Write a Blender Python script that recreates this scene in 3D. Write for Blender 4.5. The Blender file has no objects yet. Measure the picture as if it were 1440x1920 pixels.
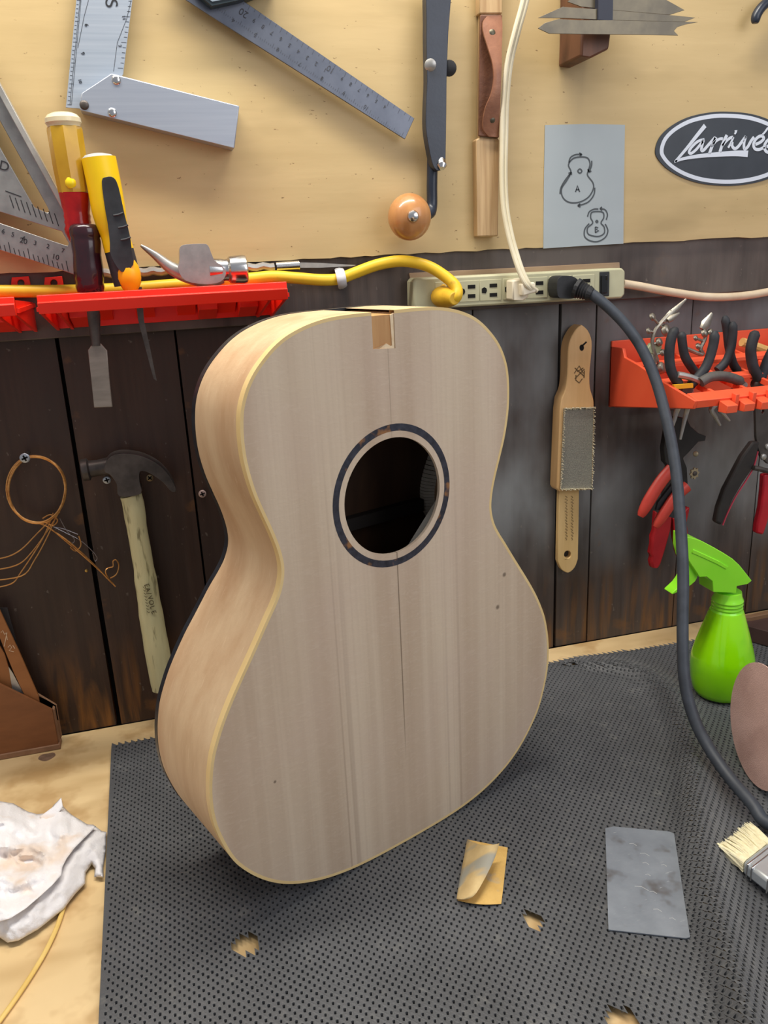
import bpy, bmesh, math, random
from mathutils import Vector, Matrix, noise
from mathutils.geometry import tessellate_polygon, delaunay_2d_cdt
random.seed(7)
SC = bpy.context.scene
COL = SC.collection

# ---------------------------------------------------------------- camera
CAM = Vector((0.0, -0.950, 0.541))
CR = Vector((0.9629, -0.2658, -0.0463))      # camera right
CD = Vector((-0.1228, -0.2788, -0.9525))     # camera down
CF = Vector((0.2402, 0.9229, -0.3010))       # camera forward
FPX = 1535.0
cd = bpy.data.cameras.new('camera'); cam = bpy.data.objects.new('camera', cd); COL.objects.link(cam)
cd.sensor_fit = 'VERTICAL'; cd.sensor_height = 36.0; cd.lens = 36.0 * FPX / 1920.0
cd.clip_start = 0.02
R3 = Matrix((CR, -CD, -CF)).transposed()
cam.matrix_world = Matrix.Translation(CAM) @ R3.to_4x4()
SC.camera = cam

# ---------------------------------------------------------------- world, lights, exposure
SC.view_settings.view_transform = 'Standard'; SC.view_settings.look = 'None'
SC.view_settings.gamma = 1.0; SC.view_settings.use_curve_mapping = False
SC.view_settings.exposure = 0.0
wd = bpy.data.worlds.new('world'); SC.world = wd; wd.use_nodes = True
bgn = wd.node_tree.nodes['Background']
bgn.inputs['Color'].default_value = (0.88, 0.91, 1.0, 1); bgn.inputs['Strength'].default_value = 0.36

def area(name, loc, target, sx, sy, power, col):
    l = bpy.data.lights.new(name, 'AREA'); l.shape = 'RECTANGLE'; l.size = sx; l.size_y = sy
    l.energy = power; l.color = col
    o = bpy.data.objects.new(name, l); COL.objects.link(o); o.location = loc
    o.rotation_euler = (Vector(target) - Vector(loc)).to_track_quat('-Z', 'Y').to_euler()
    return o
area('bench_lamp', (0.02, -0.25, 1.33), (0.02, -0.21, 0.0), 1.10, 0.10, 16.0, (1.0, 0.94, 0.84))
area('room_fill', (0.95, -1.22, 0.98), (0.35, -0.3, 0.10), 0.9, 0.9, 6.9, (0.98, 0.97, 1.0))  # unseen fill light, added to brighten the guitar front and right side

# ---------------------------------------------------------------- pixel -> point helpers (1440 x 1920 photograph)
def ray(px, py):
    return CR * ((px - 720) / FPX) + CD * ((py - 960) / FPX) + CF
def W(px, py, y=0.0):
    r = ray(px, py); return CAM + r * ((y - CAM.y) / r.y)
def T(px, py, z=0.0):
    r = ray(px, py); return CAM + r * ((z - CAM.z) / r.z)
def WL(pts, y): return [W(a, b, y) for a, b in pts]
def TL(pts, z): return [T(a, b, z) for a, b in pts]

# ---------------------------------------------------------------- materials
def lin(c):
    return tuple(((v/255.)/12.92 if v/255. <= .04045 else ((v/255.+.055)/1.055)**2.4) for v in c)
MATS = {}
def mat(name, c1, c2=None, rough=.6, metal=0., scale=(8,8,8), detail=4., lo=.35, hi=.65, bump=0., bscale=None,
        spots=None, spec=.5, trans=0., coat=0., ior=1.45, sss=0.):
    if name in MATS: return MATS[name]
    m = bpy.data.materials.new(name); m.use_nodes = True; MATS[name] = m
    nt = m.node_tree; N = nt.nodes; L = nt.links; b = N['Principled BSDF']
    b.inputs['Roughness'].default_value = rough; b.inputs['Metallic'].default_value = metal
    b.inputs['Specular IOR Level'].default_value = spec; b.inputs['IOR'].default_value = ior
    b.inputs['Transmission Weight'].default_value = trans; b.inputs['Coat Weight'].default_value = coat
    if sss:
        b.inputs['Subsurface Weight'].default_value = sss; b.inputs['Subsurface Radius'].default_value = (.01,.01,.01)
    tc = N.new('ShaderNodeTexCoord')
    def nz(sc, det):
        mp = N.new('ShaderNodeMapping'); mp.inputs['Scale'].default_value = sc
        L.new(tc.outputs['Object'], mp.inputs['Vector'])
        n = N.new('ShaderNodeTexNoise'); n.inputs['Scale'].default_value = 1.0; n.inputs['Detail'].default_value = det
        n.inputs['Roughness'].default_value = .6
        L.new(mp.outputs['Vector'], n.inputs['Vector']); return n
    def ramp(src, a, bb, ca, cb):
        r = N.new('ShaderNodeValToRGB'); r.color_ramp.elements[0].position = a; r.color_ramp.elements[1].position = bb
        r.color_ramp.elements[0].color = ca; r.color_ramp.elements[1].color = cb
        L.new(src, r.inputs['Fac']); return r
    out = None
    if c2 is not None:
        n = nz(scale, detail)
        out = ramp(n.outputs['Fac'], lo, hi, (*lin(c1),1), (*lin(c2),1)).outputs['Color']
    for sp in (spots or []):
        col, sc, a, bb, fac = sp
        n = nz(sc, 3.)
        f = ramp(n.outputs['Fac'], a, bb, (0,0,0,1), (fac,fac,fac,1))
        mx = N.new('ShaderNodeMixRGB'); mx.inputs['Color2'].default_value = (*lin(col),1)
        L.new(f.outputs['Color'], mx.inputs['Fac'])
        if out is None: mx.inputs['Color1'].default_value = (*lin(c1),1)
        else: L.new(out, mx.inputs['Color1'])
        out = mx.outputs['Color']
    if out is None: b.inputs['Base Color'].default_value = (*lin(c1),1)
    else: L.new(out, b.inputs['Base Color'])
    if bump:
        n = nz(bscale or scale, 5.)
        bp = N.new('ShaderNodeBump'); bp.inputs['Strength'].default_value = bump; bp.inputs['Distance'].default_value = .002
        L.new(n.outputs['Fac'], bp.inputs['Height']); L.new(bp.outputs['Normal'], b.inputs['Normal'])
    m['out'] = 1
    return m

def plank_mat(name, dark, mid, grey, worn):
    """dark varnished plank: grain along z, worn orange wood near its foot"""
    m = bpy.data.materials.new(name); m.use_nodes = True
    nt = m.node_tree; N = nt.nodes; L = nt.links; b = N['Principled BSDF']
    b.inputs['Roughness'].default_value = .48; b.inputs['Specular IOR Level'].default_value = .4
    tc = N.new('ShaderNodeTexCoord')
    def nz(sc, det=4., d=0.):
        mp = N.new('ShaderNodeMapping'); mp.inputs['Scale'].default_value = sc
        L.new(tc.outputs['Object'], mp.inputs['Vector'])
        n = N.new('ShaderNodeTexNoise'); n.inputs['Scale'].default_value = 1.; n.inputs['Detail'].default_value = det
        n.inputs['Distortion'].default_value = d
        L.new(mp.outputs['Vector'], n.inputs['Vector']); return n.outputs['Fac']
    def mr(src, a, bb, c=0., d=1.):
        r = N.new('ShaderNodeMapRange'); r.inputs[1].default_value=a; r.inputs[2].default_value=bb; r.inputs[3].default_value=c; r.inputs[4].default_value=d
        L.new(src, r.inputs[0]); return r.outputs[0]
    def mul(a, bb):
        r = N.new('ShaderNodeMath'); r.operation='MULTIPLY'; L.new(a, r.inputs[0]); L.new(bb, r.inputs[1]); return r.outputs[0]
    def mix(f, c1, c2):
        r = N.new('ShaderNodeMixRGB'); L.new(f, r.inputs['Fac'])
        for k, c in (('Color1', c1), ('Color2', c2)):
            if isinstance(c, tuple): r.inputs[k].default_value = (*lin(c),1)
            else: L.new(c, r.inputs[k])
        return r.outputs['Color']
    grain = nz((90, 90, 5), 5.)
    c = mix(mr(grain, .3, .7), dark, mid)
    sx = N.new('ShaderNodeSeparateXYZ'); L.new(tc.outputs['Object'], sx.inputs[0])
    c = mix(mul(mr(sx.outputs['Z'], -.17, -.05, 0., 1.), mr(nz((9, 9, 5)), .40, .62, 0., .85)), c, grey)
    foot = mr(sx.outputs['Z'], -.14, -.25, 0., 1.)
    c = mix(mul(foot, mr(nz((60, 60, 9), 5., .6), .43, .60, 0., .9)), c, worn)
    c = mix(mr(nz((26, 26, 34), 8.), .66, .76, 0., .45), c, worn)
    c = mix(mr(nz((150, 150, 110), 2.), .72, .77, 0., .3), c, (150, 140, 128))
    L.new(c, b.inputs['Base Color'])
    bp = N.new('ShaderNodeBump'); bp.inputs['Strength'].default_value=.35; bp.inputs['Distance'].default_value=.002
    L.new(grain, bp.inputs['Height']); L.new(bp.outputs['Normal'], b.inputs['Normal'])
    return m

# ---------------------------------------------------------------- mesh builder
class M:
    def __init__(s): s.v = []; s.f = []
    def add(s, vs, fs):
        o = len(s.v); s.v += [Vector(p) for p in vs]; s.f += [tuple(i+o for i in f) for f in fs]; return s
    def box(s, lo, hi, mtx=None):
        (a,b,c),(d,e,g) = lo, hi
        vs = [Vector(p) for p in ((a,b,c),(d,b,c),(d,e,c),(a,e,c),(a,b,g),(d,b,g),(d,e,g),(a,e,g))]
        if mtx: vs = [mtx @ v for v in vs]
        return s.add(vs, [(0,3,2,1),(4,5,6,7),(0,1,5,4),(1,2,6,5),(2,3,7,6),(3,0,4,7)])
    def prism(s, loops, off):
        """loops of 3D points (outer first, then holes), extruded by the vector off"""
        loops = [[Vector(p) for p in l] for l in loops]; off = Vector(off)
        flat = [p for l in loops for p in l]; n = len(flat)
        tris = tessellate_polygon(loops)
        vs = flat + [p + off for p in flat]
        nrm = Vector((0,0,0))
        for t in tris:
            nrm += (flat[t[1]]-flat[t[0]]).cross(flat[t[2]]-flat[t[0]])
        flip = nrm.dot(off) > 0
        fs = []
        for t in tris:
            t = tuple(t)
            a, b = ((t[0],t[2],t[1]), t) if flip else (t, (t[0],t[2],t[1]))
            fs.append(a); fs.append(tuple(i+n for i in b))
        o = 0
        for l in loops:
            k = len(l)
            for i in range(k):
                j = (i+1) % k; fs.append((o+i, o+j, o+j+n, o+i+n))
            o += k
        return s.add(vs, fs)
    def tube(s, pts, r, n=10, cap=True, flat=1.0):
        pts = [Vector(p) for p in pts]; k = len(pts)
        rs = r if isinstance(r, (list, tuple)) else [r]*k
        up = None; rings = []
        for i, p in enumerate(pts):
            t = (pts[min(i+1,k-1)] - pts[max(i-1,0)]).normalized()
            if up is None:
                up = Vector((0,-1,0)) if abs(t.y) < .9 else Vector((0,0,1))
            a = (up - t*up.dot(t)).normalized(); b = t.cross(a); up = a
            rings.append([p + (a*math.cos(q)*flat + b*math.sin(q))*rs[i] for q in (2*math.pi*j/n for j in range(n))])
        vs = [p for ring in rings for p in ring]; fs = []
        for i in range(k-1):
            for j in range(n):
                fs.append((i*n+j, i*n+(j+1)%n, (i+1)*n+(j+1)%n, (i+1)*n+j))
        if cap:
            fs.append(tuple(range(n-1,-1,-1))); fs.append(tuple((k-1)*n+j for j in range(n)))
        return s.add(vs, fs)
    def lathe(s, a, b, prof, n=24, ex=1.0):
        """profile [(t along a-b in 0..1, radius)]"""
        a, b = Vector(a), Vector(b); d = b-a
        return s.tube([a + d*t for t, _ in prof], [max(r,1e-5) for _, r in prof], n, True, ex)
    def ball(s, c, r, n=16, sc=(1,1,1)):
        c = Vector(c); m = n//2; vs = []; fs = []
        for i in range(m+1):
            th = math.pi*i/m
            for j in range(n):
                q = 2*math.pi*j/n
                vs.append(c + Vector((r*sc[0]*math.sin(th)*math.cos(q), r*sc[1]*math.sin(th)*math.sin(q), r*sc[2]*math.cos(th))))
        for i in range(m):
            for j in range(n): fs.append((i*n+j, (i+1)*n+j, (i+1)*n+(j+1)%n, i*n+(j+1)%n))
        return s.add(vs, fs)
    def ribbon(s, pts, w, off, nrm):
        """flat stroke: polyline, width(s), extruded by off; nrm = plane normal"""
        pts = [Vector(p) for p in pts]; k = len(pts); nrm = Vector(nrm); off = Vector(off)
        ws = w if isinstance(w, (list,tuple)) else [w]*k
        L_, R_ = [], []
        for i, p in enumerate(pts):
            t = (pts[min(i+1,k-1)]-pts[max(i-1,0)])
            t = t.normalized() if t.length > 1e-9 else Vector((1,0,0))
            sd = nrm.cross(t)
            L_.append(p+sd*ws[i]*.5); R_.append(p-sd*ws[i]*.5)
        vs = L_+R_+[p+off for p in L_]+[p+off for p in R_]; fs = []
        for i in range(k-1):
            fs += [(i,i+1,k+i+1,k+i), (2*k+i,3*k+i,3*k+i+1,2*k+i+1), (i,2*k+i,2*k+i+1,i+1), (k+i,k+i+1,3*k+i+1,3*k+i)]
        fs += [(0,k,3*k,2*k), (k-1,3*k-1,4*k-1,2*k-1)]
        return s.add(vs, fs)
    def wslab(s, pts, y, th, holes=()):
        return s.prism([WL(pts, y)] + [WL(h, y) for h in holes], (0, th, 0))
    def tslab(s, pts, z, th):
        return s.prism([TL(pts, z)], (0, 0, -th))

def smooth(pts, per=6, closed=False):
    """Catmull-Rom through the points"""
    P = [Vector(p) for p in pts]; n = len(P); out = []
    rng = range(n) if closed else range(n-1)
    for i in rng:
        if closed: p0,p1,p2,p3 = P[i-1],P[i],P[(i+1)%n],P[(i+2)%n]
        else: p0,p1,p2,p3 = P[max(i-1,0)],P[i],P[i+1],P[min(i+2,n-1)]
        for k in range(per):
            t = k/per
            out.append(.5*((2*p1)+(p2-p0)*t+(2*p0-5*p1+4*p2-p3)*t*t+(3*p1-p0-3*p2+p3)*t**3))
    if not closed: out.append(P[-1])
    return out
def sm2(pts, per=5, closed=False):
    return [(p.x,p.y) for p in smooth([(a,b,0) for a,b in pts], per, closed)]
def ell(cx, cy, a, b, n=24, rot=0.):
    return [(cx+a*math.cos(t)*math.cos(rot)-b*math.sin(t)*math.sin(rot), cy+a*math.cos(t)*math.sin(rot)+b*math.sin(t)*math.cos(rot)) for t in (2*math.pi*i/n for i in range(n))]

# ---------------------------------------------------------------- object helpers
def thing(name, label, cat, loc, group=None, rotz=0., kind=None):
    o = bpy.data.objects.new(name, None); COL.objects.link(o)
    o.empty_display_size = .02; o.location = loc; o.rotation_euler = (0,0,rotz)
    if kind: o['kind'] = kind
    if label: o['label'] = label
    if cat: o['category'] = cat
    if group: o['group'] = group
    return o
def wmat(o):
    m = Matrix.Translation(o.location) @ o.rotation_euler.to_matrix().to_4x4()
    return (wmat(o.parent) @ m) if o.parent else m
def obj(name, m, material, parent=None, ang=35, bevel=0., local=False, label=None, kind=None):
    me = bpy.data.meshes.new(name)
    vs = m.v
    if parent is None:
        xs=[v.x for v in vs]; ys=[v.y for v in vs]; zs=[v.z for v in vs]
        org = Vector(((min(xs)+max(xs))/2,(min(ys)+max(ys))/2,min(zs)))
        vs = [v-org for v in vs]
    elif not local:
        xs=[v.x for v in vs]; ys=[v.y for v in vs]; zs=[v.z for v in vs]
        org = Vector(((min(xs)+max(xs))/2,(min(ys)+max(ys))/2,(min(zs)+max(zs))/2))
        inv = wmat(parent).inverted()
        lorg = inv @ org
        vs = [inv @ v - lorg for v in vs]; org = lorg
    else: org = Vector((0,0,0))
    me.from_pydata([tuple(v) for v in vs], [], m.f)
    me.update()
    bm = bmesh.new(); bm.from_mesh(me)
    if len(bm.faces) < 60000: bmesh.ops.recalc_face_normals(bm, faces=bm.faces)
    bm.to_mesh(me); bm.free()
    if ang:
        me.polygons.foreach_set('use_smooth', [True]*len(me.polygons))
        me.set_sharp_from_angle(angle=math.radians(ang))
    me.materials.append(material)
    o = bpy.data.objects.new(name, me); COL.objects.link(o); o.location = org
    if parent is not None: o.parent = parent
    if bevel:
        b = o.modifiers.new('bevel','BEVEL'); b.width = bevel; b.segments = 2; b.limit_method = 'ANGLE'; b.angle_limit = math.radians(40)
    if label: o['label'] = label
    if kind: o['kind'] = kind
    return o
def tag(o, label, cat, group=None, kind=None):
    o['label'] = label; o['category'] = cat
    if group: o['group'] = group
    if kind: o['kind'] = kind
    return o
def text_m(body, mtx, size, depth=.0002):
    cu = bpy.data.curves.new('t','FONT'); cu.body = body; cu.size = size; cu.extrude = depth; cu.align_x='CENTER'; cu.align_y='CENTER'
    to = bpy.data.objects.new('t', cu); COL.objects.link(to)
    dg = bpy.context.evaluated_depsgraph_get(); me = bpy.data.meshes.new_from_object(to.evaluated_get(dg))
    m = M(); m.add([mtx @ v.co for v in me.vertices], [tuple(p.vertices) for p in me.polygons])
    bpy.data.objects.remove(to); bpy.data.curves.remove(cu); bpy.data.meshes.remove(me)
    return m
def wall_text(m, body, px, py, y, size, deg):
    p = W(px,py,y); a = math.radians(deg)      # reading direction angle in the wall plane
    mt = Matrix.Translation(p) @ Matrix.Rotation(-a,4,'Y') @ Matrix.Rotation(math.radians(90),4,'X')
    t = text_m(body, mt, size); m.add(t.v, t.f)

# ---------------------------------------------------------------- palette
steel = mat('brushed_steel', (182,180,175), (162,161,158), .36, .65, (70,70,70), bump=.05)
chrome = mat('chrome', (205,205,205), rough=.22, metal=1.)
dsteel = mat('dark_steel', (98,91,87), (70,65,62), .45, .5, (40,40,40), bump=.08)
blackp = mat('black_plastic', (30,31,34), (44,45,48), .5, 0, (60,60,60))
rubber = mat('black_rubber_grip', (34,36,40), (52,55,60), .62, 0, (40,40,40), bump=.08)
ink = mat('black_ink', (38,40,44), rough=.8)
hollow = mat('dark_recess', (14,13,13), rough=.9)

# ================================================================= SETTING
WALLB = thing('wall_back', None, None, (0.3, 0.0, 0.0), kind='structure')
pm = [plank_mat('plank_brown', (52,35,27), (76,54,42), (68,53,46), (136,90,44)),
      plank_mat('plank_umber', (48,32,25), (70,49,38), (64,50,44), (140,92,42)),
      plank_mat('plank_grey_brown', (64,54,49), (86,75,69), (140,143,144), (120,84,50))]
joints = [-1.09,-0.97,-0.845,-0.72,-0.595,-0.47,-0.35,-0.227,-0.1043,0.0193,0.136,0.253,0.3696,0.486,0.5365,0.675,0.80,0.92,1.04,1.17,1.30,1.42,1.55,1.68]
gapw = {-0.1043:.0052, 0.0193:.0022, 0.486:.0042, 0.5365:.0014, 0.675:.0012}
for i in range(len(joints)-1):
    a = joints[i]+gapw.get(joints[i],.002)/2; b = joints[i+1]-gapw.get(joints[i+1],.002)/2
    mm = pm[2] if joints[i] > .25 else pm[i%2]
    yp = random.uniform(-.0006,.0006)
    o = obj('plank', M().prism([[(a,yp,.0),(b - (.0008 if abs(b+.104) < .01 else 0),yp,.0),(b + (.0016 if abs(b+.104) < .01 else 0),yp,.53),(a,yp,.53)]], (0,.018,0)), mm, WALLB, bevel=.0008)
obj('backing_board', M().box((-1.09,.0185,-.02),(1.68,.03,1.35)), hollow, WALLB)
rail = obj('trim_1', M().box((-1.09,-.018,.4722),(1.68,0.0,.552)), plank_mat('rail_wood',(52,44,40),(78,66,60),(108,98,92),(116,94,76)), bevel=.0012)
rail['kind'] = 'structure'; rail['label'] = 'dark stained rail board under the yellow tool board'
FLOOR = obj('floor', M().box((-2.2,-3.2,-.93),(2.4,.03,-.90)), mat('concrete', (112,108,102),(92,88,84), .9, scale=(3,3,3)))
FLOOR['kind'] = 'structure'

# yellow plywood tool board (its lower edge is ragged)
BY = -.0235
pts = []
x = -1.09
random.seed(3)
while x < 1.68:
    pts.append((x, BY, .5390+random.uniform(-.0012,.0009))); x += random.uniform(.006,.03)
pts.append((1.68, BY, .5390))
pts += [(1.68,BY,1.33),(-1.09,BY,1.33)]
plym = mat('yellow_plywood', (191,166,117), (206,181,132), .50, 0, (3,3,26), detail=5, lo=.3, hi=.7, bump=.06, bscale=(20,20,160),
           spots=[((164,142,98),(5,5,14),.56,.74,.5), ((112,82,44),(120,120,240),.70,.74,.8)])
o = obj('tool_board', M().prism([pts],(0,.0055,0)), plym, ang=20)
tag(o, 'yellow varnished plywood tool board along the top of the back wall', 'board')
o = obj('wood_strip', M().wslab([(768,512),(1162,492),(1163,515),(772,534)], -.021, .003), mat('pale_strip',(176,150,122),(150,124,98),.7,scale=(6,6,80)), bevel=.0005)
tag(o, 'thin pale wooden strip behind the power strip', 'strip')

# ================================================================= WORKBENCH
BENCH = thing('workbench', 'wooden workbench with worn tan hardboard top under the black mat', 'workbench', (.3,-.4,-.90))
benchm = mat('bench_hardboard', (226,196,144), (236,208,158), .5, 0, (7,7,7), lo=.3, hi=.7, bump=.05, bscale=(60,60,60),
             spots=[((184,144,92),(22,22,22),.50,.66,.6), ((176,140,88),(4,10,4),.52,.66,.6), ((60,54,60),(95,95,95),.75,.79,.8)])
obj('tabletop', M().box((-.9,-.86,-.035),(1.35,-.0015,0)), benchm, BENCH, bevel=.001)
obj('apron', M().box((-.86,-.82,-.14),(1.31,-.79,-.0352)), benchm, BENCH)
for sx in (-.85,1.22):
    for sy in (-.80,-.11):
        obj('leg', M().box((sx,sy,-.90),(sx+.09,sy+.07,-.0352)), benchm, BENCH)
# stains worn into the bench top
m = M(); c = T(88,1419,0)
m.prism([[c+Vector((.0095*math.cos(t),.0078*math.sin(t)*(1+.15*math.sin(3*t)),.00025)) for t in (2*math.pi*i/20 for i in range(20))]],(0,0,-.0003))
obj('knot_stain', m, mat('knot_stain',(112,88,70),(140,112,92),.6,scale=(120,120,120)), BENCH, label='brown oval stain')
# ================================================================= PERFORATED MAT
MZ = .007
ridge_px = [(1420,1990),(1398,1920),(1367,1807),(1330,1669),(1306,1532),(1302,1450),(1288,1380),(1262,1310),(1222,1268),(1160,1246),(1100,1240)]
ridge = [(p.x,p.y) for p in smooth([(*T(a,b,MZ+.008).xy,0) for a,b in ridge_px], 4)]
rh = [1.0]*len(ridge)
nr = len(ridge)
rh = [(.0215 if i < nr*.45 else .0215-(i-nr*.45)/(nr*.55)*.0150) for i in range(nr)]
def matz(x, y):
    if x < .25: return 0.
    best = 1e9; k = 0; side = 1; tt = 0
    for i in range(nr-1):
        ax, ay = ridge[i]; bx, by = ridge[i+1]
        dx, dy = bx-ax, by-ay; q = ((x-ax)*dx+(y-ay)*dy)/(dx*dx+dy*dy)
        q = min(1,max(0,q)); ex, ey = x-ax-q*dx, y-ay-q*dy; d = ex*ex+ey*ey
        if d < best: best = d; k = i; side = dx*ey-dy*ex
    d = math.sqrt(best)
    w = .0110 if side > 0 else .024
    return rh[k]*math.exp(-(d/w)**2)
o0 = T(250,1790,MZ); va = T(258.3,1795.2,MZ)-o0; vb = T(249.2,1804.4,MZ)-o0
XL0, YB0 = -.1105, -.0590            # back-left corner
def edge_x(y): return XL0 + (YB0-y)*.0155
def edge_y(x): return YB0 + .006*max(0,min(1,(x-.1)/.4)) - .010*max(0,min(1,(x-.45)/.2))
tears = [(T(460,1771,MZ),.0105),(T(1001,1723,MZ),.0092),(T(1168,1916,MZ),.0120)]
verts = []; faces = []
ring8 = [(math.cos(2*math.pi*(k+.5)/8), math.sin(2*math.pi*(k+.5)/8)) for k in range(8)]
loc8 = [(.5,.5),(0,.5),(-.5,.5),(-.5,0),(-.5,-.5),(0,-.5),(.5,-.5),(.5,0)]
la = Vector((va.x,va.y)); lb = Vector((vb.x,vb.y))
pitch = min(la.length, lb.length, (la-lb).length, (la+lb).length)
HR = .295*pitch
det = la.x*lb.y-la.y*lb.x
random.seed(5)
rngs = []
for (X,Y) in ((-.13,-.03),(-.13,-.72),(1.02,-.72),(1.02,-.03)):
    q = Vector((X-o0.x,Y-o0.y)); rngs.append(((q.x*lb.y-q.y*lb.x)/det, (la.x*q.y-la.y*q.x)/det))
i0=int(min(r[0] for r in rngs))-1; i1=int(max(r[0] for r in rngs))+2
j0=int(min(r[1] for r in rngs))-1; j1=int(max(r[1] for r in rngs))+2
zc = {}
def zat(x,y):
    k=(round(x,3),round(y,3))
    if k not in zc: zc[k]=matz(x,y)
    return zc[k]
outer = []
for oo in loc8: outer.append(la*oo[0]+lb*oo[1])
# order the ring to match the outer cell by angle
angs = [math.atan2(v.y,v.x) for v in outer]
hole = [Vector((HR*math.cos(a),HR*math.sin(a))) for a in angs]
for i in range(i0,i1):
    for j in range(j0,j1):
        cx = o0.x+la.x*i+lb.x*j; cy = o0.y+la.y*i+lb.y*j
        if cy < -.70 or cx > 1.0: continue
        ex = edge_x(cy); ey = edge_y(cx)
        if cx < ex-.004 or cy > ey+.0035: continue
        skip = False
        for tcn, tr in tears:
            d = math.hypot(cx-tcn.x, cy-tcn.y)
            if d < tr*(1+.25*noise.noise((cx*200,cy*200,1))): skip = True
        if skip: continue
        z = MZ + zat(cx,cy) + .0003*noise.noise((cx*30,cy*30,0))
        zx = (zat(cx+.003,cy)-zat(cx-.003,cy))/.006; zy = (zat(cx,cy+.003)-zat(cx,cy-.003))/.006
        b0 = len(verts)
        withhole = cx > ex+.0028 and cy < ey+.0002
        for v in outer:
            x_ = cx+v.x; y_ = cy+v.y
            if x_ < edge_x(y_): x_ = edge_x(y_)
            verts.append((x_, y_, z + zx*(x_-cx)+zy*(y_-cy)))
        if not withhole:
            faces.append(tuple(b0+k for k in range(8))); continue
        jx, jy = random.uniform(-.0002,.0002), random.uniform(-.0002,.0002)
        hs = random.uniform(.9,1.1)
        for v in hole:
            vx, vy = v.x*hs+jx, v.y*hs+jy
            verts.append((cx+vx, cy+vy, z + zx*vx+zy*vy - .00015))
        for v in hole:
            vx, vy = v.x*hs*.85+jx, v.y*hs*.85+jy
            verts.append((cx+vx, cy+vy, z + zx*vx+zy*vy - .0032))
        for k in range(8):
            l = (k+1)%8
            faces.append((b0+k,b0+l,b0+8+l,b0+8+k)); faces.append((b0+8+k,b0+8+l,b0+16+l,b0+16+k))
        faces.append(tuple(b0+16+k for k in range(8)))
# skirts along the left and back edges
ys = [YB0 - k*.01 for k in range(64)]
b0 = len(verts)
for y_ in ys: verts += [(edge_x(y_), y_, MZ), (edge_x(y_)-.0004, y_, .0003)]
for k in range(len(ys)-1): faces.append((b0+2*k,b0+2*k+1,b0+2*k+3,b0+2*k+2))
xs = [XL0+k*.01 for k in range(111)]
b0 = len(verts)
for x_ in xs: verts += [(x_, edge_y(x_)+.001, MZ+zat(x_,edge_y(x_))), (x_, edge_y(x_)+.0016, .0003)]
for k in range(len(xs)-1): faces.append((b0+2*k,b0+2*k+1,b0+2*k+3,b0+2*k+2))
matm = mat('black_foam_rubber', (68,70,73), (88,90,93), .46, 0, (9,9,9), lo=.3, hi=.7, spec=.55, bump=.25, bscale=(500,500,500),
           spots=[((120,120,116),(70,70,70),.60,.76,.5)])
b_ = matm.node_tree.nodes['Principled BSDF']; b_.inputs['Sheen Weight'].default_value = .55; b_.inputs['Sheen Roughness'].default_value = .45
mm = M(); mm.v = [Vector(v) for v in verts]; mm.f = faces
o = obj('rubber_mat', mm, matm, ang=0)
tag(o, 'black perforated anti-slip rubber mat wrinkled at its right side', 'mat')

# ================================================================= GUITAR BODY
GA = math.radians(21.4)
SH = Vector((.1725,-.3229,.3487))            # soundhole centre in the plane of the top
GZ = MZ + .0004
GUIT = thing('guitar_body', 'unfinished acoustic guitar body with pale spruce top standing upright on the black mat', 'guitar', (SH.x, SH.y, GZ), rotz=GA)
SHZ = SH.z - GZ
half = [(0,-147.5),(18,-147.6),(35,-147.5),(52,-146.6),(66,-144.4),(78,-141.2),(89.8,-136.6),(100.2,-130.3),(109.3,-122.6),(116.6,-115),(122.3,-107),(126.5,-98.5),(129.3,-90),(130.8,-80),(131.3,-68),(130.6,-54.5),(128.2,-40),(124.8,-26.5),(120,-12.5),(115.2,1),(111.2,14),(108.9,25),(108.3,34),(109.6,43),(113,53),(118.5,62.7),(125.5,73),(134,86),(143,99.5),(152.5,113.5),(162,128),(170,141.5),(176.7,155),(182.2,168.5),(186,184),(188,198),(188.6,211),(187.3,228),(182.7,247),(175.5,267),(165,283.5),(153,297.5),(140,309),(126,318),(110,325.3),(93,331),(74,335),(55,337.3),(30,338.6),(0,339)]
hs_ = sm2(half, 3)
contour = [(u,v) for u,v in hs_] + [(-u,v) for u,v in hs_[-2:0:-1]]     # clockwise from the top centre (mm; u right, v down)
def offset(c, d):
    n = len(c); out = []
    for i in range(n):
        a, b = c[i-1], c[(i+1)%n]; tx, ty = b[0]-a[0], b[1]-a[1]; l = math.hypot(tx,ty)
        out.append((c[i][0]+ty/l*d, c[i][1]-tx/l*d))
    return out
def G(u, v, d): return Vector((u/1000., d/1000., SHZ - v/1000.))
def depth(v):
    K = [(-150,73),(-120,76.5),(-85,81),(-45,86.5),(0,90),(40,97),(75,105),(110,109.5),(140,110),(200,109),(345,107)]
    for (a,x),(b,y) in zip(K,K[1:]):
        if v <= b: return x+(y-x)*max(0,(v-a))/(b-a)
    return K[-1][1]
def gpl(c, d): return [G(u,v,d) for u,v in c]
NU0, NU1, NV = -13.9, 7.9, -122.
topm = None
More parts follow.
